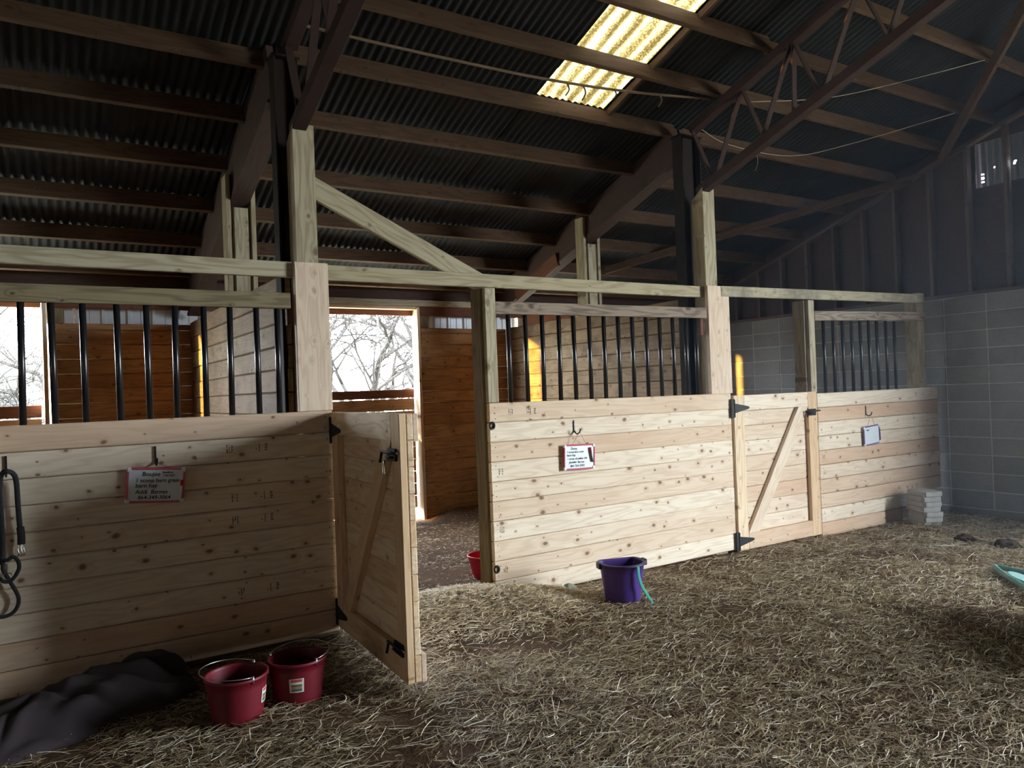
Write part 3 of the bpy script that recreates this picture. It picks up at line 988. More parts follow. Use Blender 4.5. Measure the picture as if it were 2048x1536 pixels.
stall_front(2.803, 5.345, -0.03, -0.015, 1.41, 1.394, 'boarded stall front behind the purple bucket', (2.90, 5.07),
            stamps=((9, 2.97, True), (6, 2.87, False), (3, 2.86, False), (1, 2.88, False), (9, 3.13, False)))
stall_front(6.575, 8.76, -0.075, -0.085, 1.352, 1.355, 'boarded stall front beside the stacked pavers', (6.60, 7.94), short=(2, 7.95),
            stamps=((9, 8.3, False), (6, 8.35, False), (5, 6.63, False), (4, 6.63, False), (2, 8.25, False)))
stall_front(-3.4, -0.803, 0.0, 0.0, 1.41, 1.41, 'boarded stall front beyond the black leads', (-3.4, -0.803))

# ------------------------------------------------------------------ bar grilles
def pix(px, py, yp):
    d = _F + _R * ((px - 1024) / FPX) - _U * ((py - 768) / FPX)
    return d.x * yp / d.y
def grille(xs, x0, x1, zt, zb, yr, hr, mat, label, topz0=1.40, zb2=None, block=None):
    e = empty('bar_grille', ((x0 + x1) / 2, yr, topz0), label, 'bar grille', 'black bar grilles over the stall fronts')
    beam('rail', (x0, yr, zt + hr / 2), (x1, yr, zt + hr / 2 + (zb or 0)), hr, 0.04, mat, e)
    for xx in xs:
        lean = rnd.uniform(-0.006, 0.006)
        rod('bar', (xx, 4.772 + 0.02, topz0 - 0.03), (xx + lean, 4.772 + 0.02, zt + 0.02), 0.0175, 'black', e, 14)
    if block:
        bx('rail_block', block[0], block[1], yr + 0.02, yr + 0.06, zt - block[2], zt + hr - 0.01, 'redwood', e, 'z')
    return e
Lx = [pix(p, 720, 4.79) for p in (42, 107, 169, 238, 297, 351, 410, 461, 516, 556)]
st = (Lx[4] - Lx[0]) / 4
Lx = [Lx[0] - st * k for k in range(15, 0, -1)] + Lx
grille(Lx, -3.4, 1.40, 2.062, 0, 4.79, 0.098, 'treated_dark', 'long row of black bars under an old treated rail above the hanging leads', 1.41, block=(1.385, 1.42, 0.10))
Mx = [pix(p, 711, 4.79) for p in (1019, 1053.5, 1086, 1119, 1150, 1180.5, 1209.7, 1239, 1267, 1295, 1322, 1348, 1373.7, 1394)]
grille(Mx, 2.895, 5.085, 2.06, 0.01, 4.775, 0.092, 'weathered', 'row of black bars under a weathered grey rail above the purple bucket', 1.40, block=(5.04, 5.08, 0.14))
Rx = [pix(p, 712, 4.79) for p in (1649.4, 1668.6, 1687, 1705, 1723, 1740, 1756, 1773.5, 1790.6)]
grille(Rx, 6.59, 8.58, 2.075, 0.035, 4.768, 0.095, 'weathered', 'row of black bars beside the corner post and the block wall', 1.36)

# ------------------------------------------------------------------ partitions between the stalls
def partition(x, y0, y1, n, z0, w, mat, label, th=0.04):
    e = empty('stall_partition', (x, (y0 + y1) / 2, -0.05), label, 'partition', 'boarded partitions between the stalls')
    for i in range(n):
        z = z0 + i * w
        ex = rnd.uniform(-0.005, 0.005)
        bx('plank', x + ex, x + th + ex, y0, y1, z + 0.0016, z + w - 0.0016, mat, e, 'y', 0.008)
    bx('light_stop_board', x + th + 0.0005, x + th + 0.009, y0, y1, z0 - 0.1, z0 + n * w - 0.02, 'redwood', e, 'y', 0)  # unseen sheet added to keep light from passing between the planks
    bx('back_batten', x + th + 0.01, x + th + 0.05, y0 + 0.4, y0 + 0.49, z0, z0 + n * w - 0.1, 'treated_dark', e, 'z')
    return e
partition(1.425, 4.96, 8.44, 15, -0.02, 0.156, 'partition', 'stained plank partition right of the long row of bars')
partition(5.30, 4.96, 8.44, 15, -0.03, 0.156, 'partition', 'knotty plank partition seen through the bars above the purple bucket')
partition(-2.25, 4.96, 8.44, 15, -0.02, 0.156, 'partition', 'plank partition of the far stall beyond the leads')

# ------------------------------------------------------------------ gates
def t_hinge(parent, L, u, z, name='hinge'):
    """strap hinge: vertical plate at u<=0 and a tapered strap on the stile"""
    V = []
    def prism(poly, y0, y1):
        b = len(V); n = len(poly)
        V.extend([(a, y0, c) for a, c in poly]); V.extend([(a, y1, c) for a, c in poly])
        F = [tuple(b + i for i in range(n)), tuple(b + n + i for i in range(n))[::-1]]
        F += [(b + i, b + n + i, b + n + (i + 1) % n, b + (i + 1) % n) for i in range(n)]
        return F
    Fc = prism([(u - 0.028, z - 0.085), (u + 0.012, z - 0.085), (u + 0.012, z + 0.085), (u - 0.028, z + 0.085)], -0.046, -0.038)
    Fc += prism([(u + 0.014, z - 0.045), (u + 0.20, z - 0.012), (u + 0.215, z), (u + 0.20, z + 0.012), (u + 0.014, z + 0.045)], -0.045, -0.0385)
    tv, tf = tube_data([(u + 0.012, -0.044, z - 0.08), (u + 0.012, -0.044, z + 0.08)], 0.008, 8)
    b = len(V); V.extend([tuple(v) for v in tv]); Fc += [tuple(b + i for i in f) for f in tf]
    return mesh_obj(name, V, Fc, 'hinge', parent, L)
def gate(M_, w, z0, z1, label, opened):
    e = empty('stall_gate', None, label, 'gate', 'timber stall gates', mat=M_)
    L = M_
    sw = 0.135 if not opened else 0.12
    # back layer of planks
    n = 10
    for i in range(n):
        za = z0 + (z1 - z0) * i / n; zb = z0 + (z1 - z0) * (i + 1) / n
        bx('plank', 0.0, w, 0.002, 0.038, za + 0.001, zb - 0.001, 'pine_gate' if opened else 'pine', e, 'x', 0.005, L)  # open gate's planks, rails, brace: golden shade tone put into the pine colour
    bx('stile', 0.0, sw, -0.038, 0.0, z0, z1, 'pine_gate', e, 'z', 0.003, L)
    bx('stile', w - sw, w, -0.038, 0.0, z0, z1, 'pine_gate', e, 'z', 0.003, L)
    bx('rail', sw + 0.001, w - sw - 0.001, -0.038, 0.0, z1 - 0.14, z1 - 0.002, 'pine_gate' if opened else 'pine', e, 'x', 0.003, L)
    bx('rail', sw + 0.001, w - sw - 0.001, -0.038, 0.0, z0 + 0.002, z0 + 0.15, 'pine_gate' if opened else 'pine', e, 'x', 0.003, L)
    a = Vector((sw + 0.075, -0.019, z0 + 0.15)); b = Vector((w - sw - 0.075, -0.019, z1 - 0.14))
    # parallelogram brace, ends cut level against the rails
    hw = 0.072
    V = []
    pl = [(a.x - hw, a.z), (a.x + hw, a.z), (b.x + hw, b.z), (b.x - hw, b.z)]
    fr = frame((a.x, -0.019, a.z), (b.x, -0.019, b.z), (0, -1, 0))
    # local frame: x along the brace; keep it a real prism with the grain along its length
    inv = fr.inverted()
    for yy in (-0.0375, -0.0005):
        for (px_, pz_) in pl:
            V.append(inv @ Vector((px_, yy, pz_)))
    Fc = [(0, 1, 2, 3), (7, 6, 5, 4), (0, 4, 5, 1), (1, 5, 6, 2), (2, 6, 7, 3), (3, 7, 4, 0)]
    mesh_obj('brace', V, Fc, 'pine_gate' if opened else 'pine', e, L @ fr)
    if opened:
        bx('stop_block', w - 0.10, w - 0.005, 0.040, 0.068, z1 - 0.145, z1 - 0.002, 'pine_rough', e, 'x', 0.003, L)
        bx('stop_block', w - 0.10, w - 0.005, 0.040, 0.068, z0 - 0.005, z0 + 0.14, 'pine_rough', e, 'x', 0.003, L)
    t_hinge(e, L, -0.012, z1 - 0.115)
    t_hinge(e, L, -0.012, z0 + 0.09)
    def latch(zc, snap):
        o = bx('latch', w - 0.15, w - 0.035, -0.052, -0.038, zc - 0.032, zc + 0.032, 'hinge', e, 'x', 0.003, L)
        w2 = L
        V, Fc = [], []
        for seg in ([(w - 0.21, -0.062, zc + 0.012), (w + 0.012, -0.062, zc + 0.012)], [(w - 0.195, -0.062, zc + 0.012), (w - 0.195, -0.075, zc - 0.045)], [(w - 0.14, -0.058, zc - 0.01), (w - 0.06, -0.058, zc - 0.012)]):
            tv, tf = tube_data(seg, 0.0075, 8)
            b = len(V); V += tv; Fc += [tuple(b + i for i in f) for f in tf]
        mesh_obj('bolt', V, Fc, 'hinge', o, L, True)
        if snap:
            pts = [(w - 0.145, -0.07, zc - 0.03), (w - 0.15, -0.075, zc - 0.07), (w - 0.145, -0.075, zc - 0.105), (w - 0.13, -0.075, zc - 0.115), (w - 0.122, -0.075, zc - 0.095), (w - 0.128, -0.075, zc - 0.05), (w - 0.135, -0.07, zc - 0.03)]
            V, Fc = tube_data(smooth_pts(pts, 4), 0.005, 6, closed=False)
            mesh_obj('snap_hook', V, Fc, 'chrome', e, L, True)
    if opened:
        latch(z1 - 0.21, True)
        latch(z0 + 0.16, False)
    else:
        latch(z1 - 0.20, False)
    return e
ang = math.atan2(-1.19, -0.058)
gate(Matrix.Translation((1.660, 4.735, 0)) @ Matrix.Rotation(ang, 4, 'Z'), 1.19, 0.035, 1.40, 'timber gate with a diagonal brace standing open into the aisle', True)
gate(Matrix.Translation((5.362, 4.775, 0)), 1.188, -0.035, 1.372, 'timber gate with a diagonal brace closed between two stall fronts', False)
# strikes on the post of the open gate
def strike(x, z, label):
    V, Fc = [], []
    pts = [(x - 0.012 + 0.02 * math.cos(a), 4.744, z + 0.024 * math.sin(a)) for a in np.linspace(0, 2 * math.pi, 13)[:-1]]
    v, f = tube_data(pts, 0.007, 6, closed=True)
    w = Matrix.Translation((x, 4.744, z))
    o = mesh_obj('latch_strike', [tuple(w.inverted() @ p) for p in v], f, 'hinge', None, w, True)
    tag(o, label, 'latch')
strike(2.835, 1.245, 'small black latch strike near the top of the boarding behind the purple bucket')
strike(2.83, 0.205, 'small black latch strike low on the boarding behind the purple bucket')

# ------------------------------------------------------------------ hooks, signs
def hook(x, z, side, label):
    e = empty('wall_hook', (x, 4.745, z), label, 'hook', 'black wall hooks')
    y = 4.751
    bx('stem', x - 0.005, x + 0.005, y - 0.008, y, z - 0.065, z + 0.03, 'black', e, 'z', 0.001)
    pts = [(x, y - 0.006, z - 0.055), (x, y - 0.03, z - 0.075), (x + side * 0.01, y - 0.055, z - 0.062), (x + side * 0.012, y - 0.066, z - 0.035)]
    V, Fc = tube_data(smooth_pts(pts, 5), 0.0055, 8)
    mesh_obj('hook', V, Fc, 'black', e, None, True)
    return e
hook(0.592, 1.225, 0, 'black hook holding the pink-framed whiteboard')
hook(3.567, 1.215, 1, 'black hook holding the crimson-framed whiteboard')
hook(7.367, 1.165, 1, 'black hook holding the blank whiteboard')
hook(-0.115, 1.225, 0, 'black hook holding the black leads')

def sign(cx, cz, w, h, tilt, hx, hz, fmat, label, lines, marker, lean=0.02):
    Mx_ = Matrix.Translation((cx, 4.728, cz)) @ Matrix.Rotation(tilt, 4, 'Y') @ Matrix.Rotation(lean, 4, 'X')
    e = empty('whiteboard', None, label, 'whiteboard', 'small hanging whiteboards', mat=Mx_)
    L = Mx_
    bx('board', -w / 2 + 0.004, w / 2 - 0.004, -0.004, 0.004, -h / 2 + 0.004, h / 2 - 0.004, 'whiteboard', e, 'x', 0.001, L)
    for x0, x1, z0, z1, ax in ((-w / 2 + 0.022, w / 2 - 0.022, h / 2 - 0.012, h / 2, 'x'), (-w / 2 + 0.022, w / 2 - 0.022, -h / 2, -h / 2 + 0.012, 'x'),
                               (-w / 2, -w / 2 + 0.012, -h / 2 + 0.022, h / 2 - 0.022, 'z'), (w / 2 - 0.012, w / 2, -h / 2 + 0.022, h / 2 - 0.022, 'z')):
        bx('frame_strip', x0, x1, -0.008, 0.007, z0, z1, fmat, e, ax, 0.002, L)
    for sx in (-1, 1):
        for sz in (-1, 1):
            bx('corner_cap', sx * w / 2 - 0.012 * (1 + sx), sx * w / 2 + 0.012 * (1 - sx), -0.010, 0.008, sz * h / 2 - 0.012 * (1 + sz), sz * h / 2 + 0.012 * (1 - sz), 'white', e, 'x', 0.004, L)
    hk = L.inverted() @ Vector((hx, 4.70, hz))
    V, Fc = tube_data([(-w * 0.22, 0.0, h / 2), (hk.x - 0.004, hk.y, hk.z), (hk.x + 0.006, hk.y, hk.z), (w * 0.22, 0.0, h / 2)], 0.0014, 5)
    mesh_obj('string', V, Fc, 'string', e, L, True)
    for (txt, tx, tz, size) in lines:
        c = bpy.data.curves.new('lettering', 'FONT')
        c.body = txt
        c.size = size
        c.shear = 0.12
        c.extrude = 0.0003
        c.offset = 0.0004
        c.resolution_u = 3
        c.materials.append(MAT['ink'])
        tmp = bpy.data.objects.new('tmp_text', c)
        COL.objects.link(tmp)
        dg = bpy.context.evaluated_depsgraph_get()
        me = bpy.data.meshes.new_from_object(tmp.evaluated_get(dg))
        bpy.data.objects.remove(tmp)
        bpy.data.curves.remove(c)
        me.name = 'lettering'
        o = bpy.data.objects.new('lettering', me)
        link(o, e, L @ Matrix.Translation((tx, -0.0050, tz)) @ Matrix.Rotation(math.pi / 2, 4, 'X'))
    if marker == 'pen':
        mk = rod('marker_pen', (w * 0.345, -0.014, h * 0.33 - 0.03), (w * 0.41, -0.014, -h * 0.22), 0.007, 'grey', e, 10, L)
        rod('pen_cap', (w * 0.325, -0.014, h * 0.36), (w * 0.352, -0.014, h * 0.15), 0.0082, 'crimson', e, 10, L)
    elif marker == 'clip':
        rod('marker_pen', (w / 2 - 0.02, -0.012, -h * 0.40), (w / 2 - 0.018, -0.012, 0.0), 0.006, 'white', e, 10, L)
        rod('pen_cap', (w / 2 - 0.018, -0.012, -0.002), (w / 2 - 0.016, -0.012, 0.03), 0.008, 'redbright', e, 10, L)
    else:
        rod('marker_pen', (w / 2 - 0.005, -0.013, -h * 0.33), (w / 2 - 0.008, -0.013, h * 0.28), 0.006, 'plum', e, 10, L)
    return e
sign(0.587, 1.036, 0.304, 0.198, 0.085, 0.594, 1.162, 'pink', 'pink-framed whiteboard with feeding notes hung beside the black leads',
     [('Boujee', -0.075, 0.052, 0.034), ('Seedings', 0.028, 0.068, 0.017), ('1 am hay?', 0.032, 0.051, 0.016), ('1 scoop barn grain', -0.106, 0.018, 0.030), ('barn hay', -0.105, -0.012, 0.032),
      ('Addi  Barnes', -0.104, -0.047, 0.032), ('864-349-3064', -0.09, -0.078, 0.030)], 'clip')
sign(3.588, 0.960, 0.300, 0.196, 0.03, 3.58, 1.150, 'crimson', 'crimson-framed whiteboard with feeding notes and a pen hung above the purple bucket',
     [('Dotty', -0.085, 0.058, 0.026), ('1 scoop barn grain', -0.125, 0.034, 0.022), ('barn hay', -0.122, 0.008, 0.024), ('1 scoop oil pellets AM', -0.118, -0.018, 0.021),
      ('Jennifer Barnes', -0.10, -0.046, 0.024), ('864 764 5993', -0.09, -0.075, 0.025)], 'pen')
sign(7.422, 0.887, 0.278, 0.200, -0.07, 7.38, 1.102, 'plum', 'nearly blank whiteboard hung on the boarding beside the stacked pavers',
     [('Sunny', -0.095, 0.055, 0.022), ('y', -0.075, 0.045, 0.018)], 'side')

# ------------------------------------------------------------------ black leads on the hook
ld = empty('lead_strap', (-0.10, 4.72, 0.4), 'black webbing leads with snap hooks hanging in loops from a hook', 'lead')
nY = (0, -1, 0)
y0 = 4.715
def strip(name, pts, a, b, mat='strap'):
    V, Fc = tube_data(smooth_pts(pts, 6), 0, 8, flat=(a, b, nY))
    return mesh_obj(name, V, Fc, mat, ld, None, True)
strip('webbing', [(-0.143, y0 + 0.005, 0.70), (-0.139, y0, 0.85), (-0.143, y0, 1.02), (-0.142, y0, 1.13), (-0.128, y0 - 0.02, 1.172), (-0.108, y0 - 0.03, 1.178), (-0.084, y0 - 0.02, 1.163), (-0.072, y0, 1.12), (-0.068, y0, 1.0), (-0.062, y0, 0.87)], 0.0125, 0.005)
strip('keeper', [(-0.061, y0 - 0.003, 0.885), (-0.058, y0 - 0.003, 0.84), (-0.059, y0 - 0.003, 0.795)], 0.018, 0.009)
for dx in (-0.014, 0.0, 0.012):
    V, Fc = tube_data(smooth_pts([(-0.060 + dx * 0.6, y0, 0.797), (-0.060 + dx, y0 - 0.006, 0.77), (-0.056 + dx, y0 - 0.006, 0.745), (-0.064 + dx, y0, 0.735)], 4), 0.0035, 6)
    mesh_obj('snap_hook', V, Fc, 'chrome', ld, None, True)
strip('webbing', [(-0.15, y0, 0.735), (-0.125, y0 - 0.01, 0.722), (-0.095, y0 - 0.012, 0.735), (-0.075, y0 - 0.012, 0.71), (-0.072, y0 - 0.012, 0.675), (-0.088, y0 - 0.012, 0.64), (-0.112, y0 - 0.012, 0.615), (-0.14, y0 - 0.012, 0.617), (-0.15, y0 - 0.01, 0.64)], 0.0095, 0.006)
strip('webbing', [(-0.14, y0 - 0.004, 0.71), (-0.142, y0 - 0.004, 0.68), (-0.128, y0 - 0.004, 0.645), (-0.108, y0 - 0.004, 0.60), (-0.088, y0 - 0.004, 0.555), (-0.078, y0, 0.515), (-0.085, y0, 0.475), (-0.11, y0, 0.445), (-0.15, y0, 0.435), (-0.19, y0, 0.45)], 0.0095, 0.006)
V, Fc = tube_data([(-0.122 + 0.022 * math.cos(a), y0 - 0.014, 0.64 + 0.016 * math.sin(a)) for a in np.linspace(0, 2 * math.pi, 17)[:-1]], 0.0028, 6, closed=True)
mesh_obj('ring', V, Fc, 'chrome', ld, None, True)

# ------------------------------------------------------------------ buckets
def bucket_body(rt, rb, h, flatk, lip, n=40, th=0.006):
    prof = [(0.0, 0.004), (rb * 0.97, 0.0), (rb, 0.012)]
    for i in range(1, 6):
        t = i / 5
        prof.append((rb + (rt - rb) * t, 0.012 + (h - 0.012) * t))
    prof += [(rt + lip, h), (rt + lip, h + 0.014), (rt - th, h + 0.014)]
    for i in range(5, -1, -1):
        t = i / 5
        prof.append((rb - th + (rt - rb) * t, 0.02 + (h - 0.02) * t))
    prof.append((0.0, 0.02))
    V, Fc = [], []
    for (r, z) in prof:
        for k in range(n):
            a = 2 * math.pi * k / n
            xx, yy = r * math.cos(a), r * math.sin(a)
            if flatk and yy > r * flatk: yy = r * flatk
            V.append((xx, yy, z))
    m = len(prof)
    for i in range(m - 1):
        for k in range(n):
            k2 = (k + 1) % n
            Fc.append((i * n + k, i * n + k2, (i + 1) * n + k2, (i + 1) * n + k))
    return V, Fc
def bucket(loc, rotz, rt, rb, h, flatk, mat, label, group=None, tiltx=0.0):
    W = Matrix.Translation(loc) @ Matrix.Rotation(rotz, 4, 'Z') @ Matrix.Rotation(tiltx, 4, 'X')
    e = empty('bucket', None, label, 'bucket', group, mat=W)
    V, Fc = bucket_body(rt, rb, h, flatk, 0.007)
    b = mesh_obj('body', V, Fc, mat, e, W, True)
    return e, W, b
# purple one with a green strap
e, W, b = bucket((3.53, 4.20, gz(3.53, 4.20) - 0.012), math.radians(-18), 0.158, 0.122, 0.285, 0.62, 'purple', 'purple flat-backed bucket with a green strap standing against the boarding')
rim = [(0.166 * math.cos(a), min(0.166 * math.sin(a), 0.103), 0.292) for a in np.linspace(0, 2 * math.pi, 41)[:-1]]
V, Fc = tube_data(rim, 0.009, 8, closed=True)
mesh_obj('rim', V, Fc, 'purple_dark', e, W, True)
for sx in (-1, 1):
    bx('ear', sx * 0.172 - 0.012, sx * 0.172 + 0.012, -0.03, 0.03, 0.262, 0.306, 'purple_dark', e, 'x', 0.004, W)
V, Fc = tube_data(smooth_pts([(0.055, -0.165, 0.29), (0.052, -0.172, 0.262), (0.057, -0.168, 0.22), (0.075, -0.165, 0.16), (0.115, -0.16, 0.09), (0.15, -0.165, 0.03), (0.15, -0.175, 0.004), (0.10, -0.20, 0.002), (0.02, -0.205, 0.004), (-0.04, -0.185, 0.006)], 6), 0, 8, flat=(0.0125, 0.002, (0.25, -0.95, 0.15)))
mesh_obj('strap', V, Fc, 'teal_strap', e, W, True)
# two dark red rubber buckets with wire bails
def label_patch(e, W, rt, rb, h, a0, a1, z0, z1):
    V, Fc, mi = [], [], []
    n = 8
    bands = [(0.0, 0.05, 0), (0.05, 0.25, 1), (0.25, 0.42, 0), (0.42, 0.55, 2), (0.55, 0.75, 3), (0.75, 0.92, 2), (0.92, 1.0, 0)]
    for f0, f1, m in bands:
        for i in range(n):
            b = len(V)
            for (ff, ii) in ((f0, i), (f0, i + 1), (f1, i + 1), (f1, i)):
                z = z1 + (z0 - z1) * ff
                a = a0 + (a1 - a0) * ii / n
                r = rb + (rt - rb) * (z - 0.012) / (h - 0.012) + 0.0022
                V.append((r * math.cos(a), r * math.sin(a), z))
            Fc.append((b, b + 1, b + 2, b + 3))
            mi.append(m if 0 < i < n - 1 or m == 0 else 0)
    o = mesh_obj('label', V, Fc, ['label_white', 'label_red', 'label_green', 'label_orange'], e, W)
    o.data.polygons.foreach_set('material_index', mi)
for (loc, rz, la, bail, lab) in (((0.800, 3.83, 0), -10, (-0.62, -0.18), 'left', 'dark red rubber bucket with a wire handle next to the crumpled blanket'),
                                 ((1.107, 3.88, 0), -12, (-1.95, -1.42), 'right', 'dark red rubber bucket with a wire handle under the open gate')):
    loc = (loc[0], loc[1], gz(loc[0], loc[1]) + 0.004)
    e, W, b = bucket(loc, math.radians(rz), 0.142, 0.117, 0.20, 0, 'red', lab, 'red buckets by the open gate')
    label_patch(e, W, 0.142, 0.117, 0.20, la[0], la[1], 0.075, 0.145)
    # wire bail fallen onto the rim
    s = -1
    pts = []
    a0, a1 = (math.radians(-62), math.radians(-62 - 245)) if bail == 'left' else (math.radians(150), math.radians(-55))
    for t in np.linspace(0, 1, 22):
        a = a0 + (a1 - a0) * t
        rr = 0.145 + 0.022 * math.sin(math.pi * t)
        pts.append((rr * math.cos(a), rr * math.sin(a), 0.222 + 0.02 * math.sin(math.pi * t)))
    V, Fc = tube_data(pts, 0.0027, 6)
    mesh_obj('wire_handle', V, Fc, 'wire', e, W, True)
    for p in (pts[0], pts[-1]):
        rod('handle_eye', (p[0], p[1], p[2] - 0.03), (p[0], p[1], p[2] + 0.004), 0.006, 'wire', e, 8, W)
# bright red feed tub inside the stall
e, W, b = bucket((3.17, 5.50, gz(3.17, 5.5) + 0.0), 0, 0.155, 0.115, 0.17, 0, 'redbright', 'small bright red feed tub inside the stall behind the gateway post')

# ------------------------------------------------------------------ crumpled blanket
def blanket():
    e = empty('horse_blanket', (0.1, 4.4, -0.04), 'crumpled charcoal horse blanket heaped against the boarding', 'blanket')
    n, m = 130, 80
    # along s from the far left end to the peak at the right, across t from front to wall
    A = Vector((-0.62, 4.10)); B = Vector((0.70, 4.46))
    V = []
    for i in range(n + 1):
        s = i / n
        c = A.lerp(B, s)
        for j in range(m + 1):
            t = j / m * 2 - 1
            half = 0.30 * (0.75 + 0.30 * math.sin(math.pi * min(1, s * 1.05))) * (1.0 if s < 0.80 else max(0.10, math.sqrt(max(0, 1 - ((s - 0.80) / 0.205) ** 2))))
            px_ = c.x - 0.10 * t * 0.4
            py_ = c.y + t * half
            ridge = (0.085 + 0.15 * s ** 1.1) * (1.0 if s < 0.80 else math.sqrt(max(0, 1 - ((s - 0.80) / 0.203) ** 2)))
            h = ridge * max(0, 1 - abs((t - 0.30) / 1.30 if t < 0.30 else (t - 0.30) / 0.72) ** 2.0)
            q = Vector((px_ * 2.2, py_ * 2.2, 0.0))
            fold = 0.016 * math.sin(8 * s + 6.5 * t + 2.5 * mnoise.noise(q)) * (1 - abs(t) ** 3)
            fold += 0.012 * math.sin(17 * s - 9 * t + 3.0 * mnoise.noise(q * 1.3 + Vector((3, 1, 0)))) * (1 - abs(t) ** 3) * (0.3 + s)
            h = h + fold * min(1, h / 0.06) + 0.004 * mnoise.noise(q * 6)
            # sharp creases fanning out from the gathered right end
            for (s0, k, dep, wd) in ((0.86, -0.20, 0.038, 0.016), (0.74, -0.26, 0.034, 0.022), (0.58, -0.15, 0.026, 0.020), (0.40, 0.12, 0.022, 0.018), (0.22, -0.10, 0.020, 0.022)):
                d = (s - s0 - k * t + 0.03 * mnoise.noise(Vector((t * 3, s0 * 9, 0)))) / wd
                h -= dep * math.exp(-d * d) * max(0, 1 - ((t - 0.05) / 0.8) ** 2) * min(1, h / 0.07)
                d = (s - s0 - k * t - wd * 2.0) / (wd * 1.4)
                h += 0.55 * dep * math.exp(-d * d) * max(0, 1 - ((t - 0.05) / 0.8) ** 2) * min(1, h / 0.07)
            edge = min(1, (1 - abs(t)) / 0.10) * min(1, (1 - s) / 0.02 + 0.02) * min(1, s / 0.03)
            z = gz(px_, py_) + 0.004 + max(0.006, h) * edge
            py_ = min(py_ - 0.05 * math.sin(6 * s + 1.5) * (1 if t < 0 else 0.2) * abs(t), 4.742)
            V.append((px_, py_, z))
    Fc = [(i * (m + 1) + j, i * (m + 1) + j + 1, (i + 1) * (m + 1) + j + 1, (i + 1) * (m + 1) + j) for i in range(n) for j in range(m)]
    Fc = [f[::-1] for f in Fc]
    mesh_obj('canvas', V, Fc, 'blanket', e, None, True)
    # lining that spills out in front
    V = []
    n2, m2 = 60, 18
    for i in range(n2 + 1):
        s = i / n2
        for j in range(m2 + 1):
            t = j / m2
            px_ = -0.55 + 1.05 * s
            py_ = 3.93 + 0.25 * s + 0.22 * t + 0.035 * math.sin(13 * s) + 0.02 * mnoise.noise(Vector((s * 14, 0, 2)))
            h = 0.055 * math.sin(math.pi * min(1, t * 0.75 + 0.02)) * (0.5 + 0.5 * abs(math.sin(11 * s + 4 * t + 2 * mnoise.noise(Vector((s * 6, t * 3, 1))))))
            V.append((px_, py_, gz(px_, py_) + 0.008 + h * min(1, s / 0.05) * min(1, (1 - s) / 0.08)))
    Fc = [(i * (m2 + 1) + j, (i + 1) * (m2 + 1) + j, (i + 1) * (m2 + 1) + j + 1, i * (m2 + 1) + j + 1) for i in range(n2) for j in range(m2)]
    mesh_obj('lining', V, Fc, 'blanket_in', e, None, True)
blanket()

# ------------------------------------------------------------------ pavers, stone
def pavers():
    c0 = Vector((7.88, 4.46)); a = math.atan2(0.28, 0.145)
    zb = -0.075
    for i in range(7):
        h = 0.052
        r = random.Random(40 + i)
        m = Matrix.Translation((c0.x + r.uniform(-0.012, 0.012), c0.y + r.uniform(-0.012, 0.012), zb + h * (i + 0.5))) @ Matrix.Rotation(a + r.uniform(-0.05, 0.05), 4, 'Z')
        bm = bmesh.new()
        bmesh.ops.create_cube(bm, size=1)
        bmesh.ops.scale(bm, vec=(0.31, 0.215, h - 0.001), verts=bm.verts)
        bmesh.ops.bevel(bm, geom=[ed for ed in bm.edges if abs(ed.verts[0].co.z - ed.verts[1].co.z) > 0.01], offset=0.02, segments=3, affect='EDGES')
        bmesh.ops.bevel(bm, geom=bm.edges[:], offset=0.005, segments=1, affect='EDGES')
        for v in bm.verts:
            v.co += Vector((r.uniform(-1, 1), r.uniform(-1, 1), r.uniform(-0.5, 0))) * 0.0025
        me = bpy.data.meshes.new('paver'); bm.to_mesh(me); bm.free()
        me.materials.append(MAT['paver'])
        o = link(bpy.data.objects.new('paver', me), None, m)
        which = ['lowest', 'second from the ground', 'third from the ground', 'fourth from the ground', 'third from the top', 'second from the top', 'topmost'][i]
        tag(o, 'grey concrete paver, ' + which + ' of the stack by the block wall', 'paver', 'stacked concrete pavers')
pavers()
def stone():
    bm = bmesh.new()
    bmesh.ops.create_icosphere(bm, subdivisions=2, radius=0.045)
    for v in bm.verts:
        v.co *= 1 + 0.35 * mnoise.noise(v.co * 22)
        v.co.z *= 0.7
    me = bpy.data.meshes.new('stone'); bm.to_mesh(me); bm.free(); me.materials.append(MAT['rock'])
    o = link(bpy.data.objects.new('stone', me), None, Matrix.Translation((3.40, 4.66, gz(3.40, 4.66) + 0.022)))
    tag(o, 'small grey-green stone against the boarding next to the purple bucket', 'stone')
stone()
def clod(x, y, r, seed, label):
    bm = bmesh.new()
    bmesh.ops.create_icosphere(bm, subdivisions=3, radius=r)
    for v in bm.verts:
        v.co *= 1 + 0.45 * mnoise.noise(v.co * (1.6 / r) + Vector((seed, 0, 0))) + 0.2 * mnoise.noise(v.co * (5 / r))
        v.co.z *= 0.5
    me = bpy.data.meshes.new('clod'); bm.to_mesh(me); bm.free(); me.materials.append(MAT['clod'])
    o = link(bpy.data.objects.new('soiled_hay_clump', me), None, Matrix.Translation((x, y, gz(x, y) + r * 0.25)))
    tag(o, label, 'clump')
clod(7.30, 3.75, 0.085, 1.0, 'dark clump of soiled hay between the pavers and the cart handle')
clod(7.35, 3.42, 0.10, 5.0, 'larger dark clump of soiled hay near the block wall')

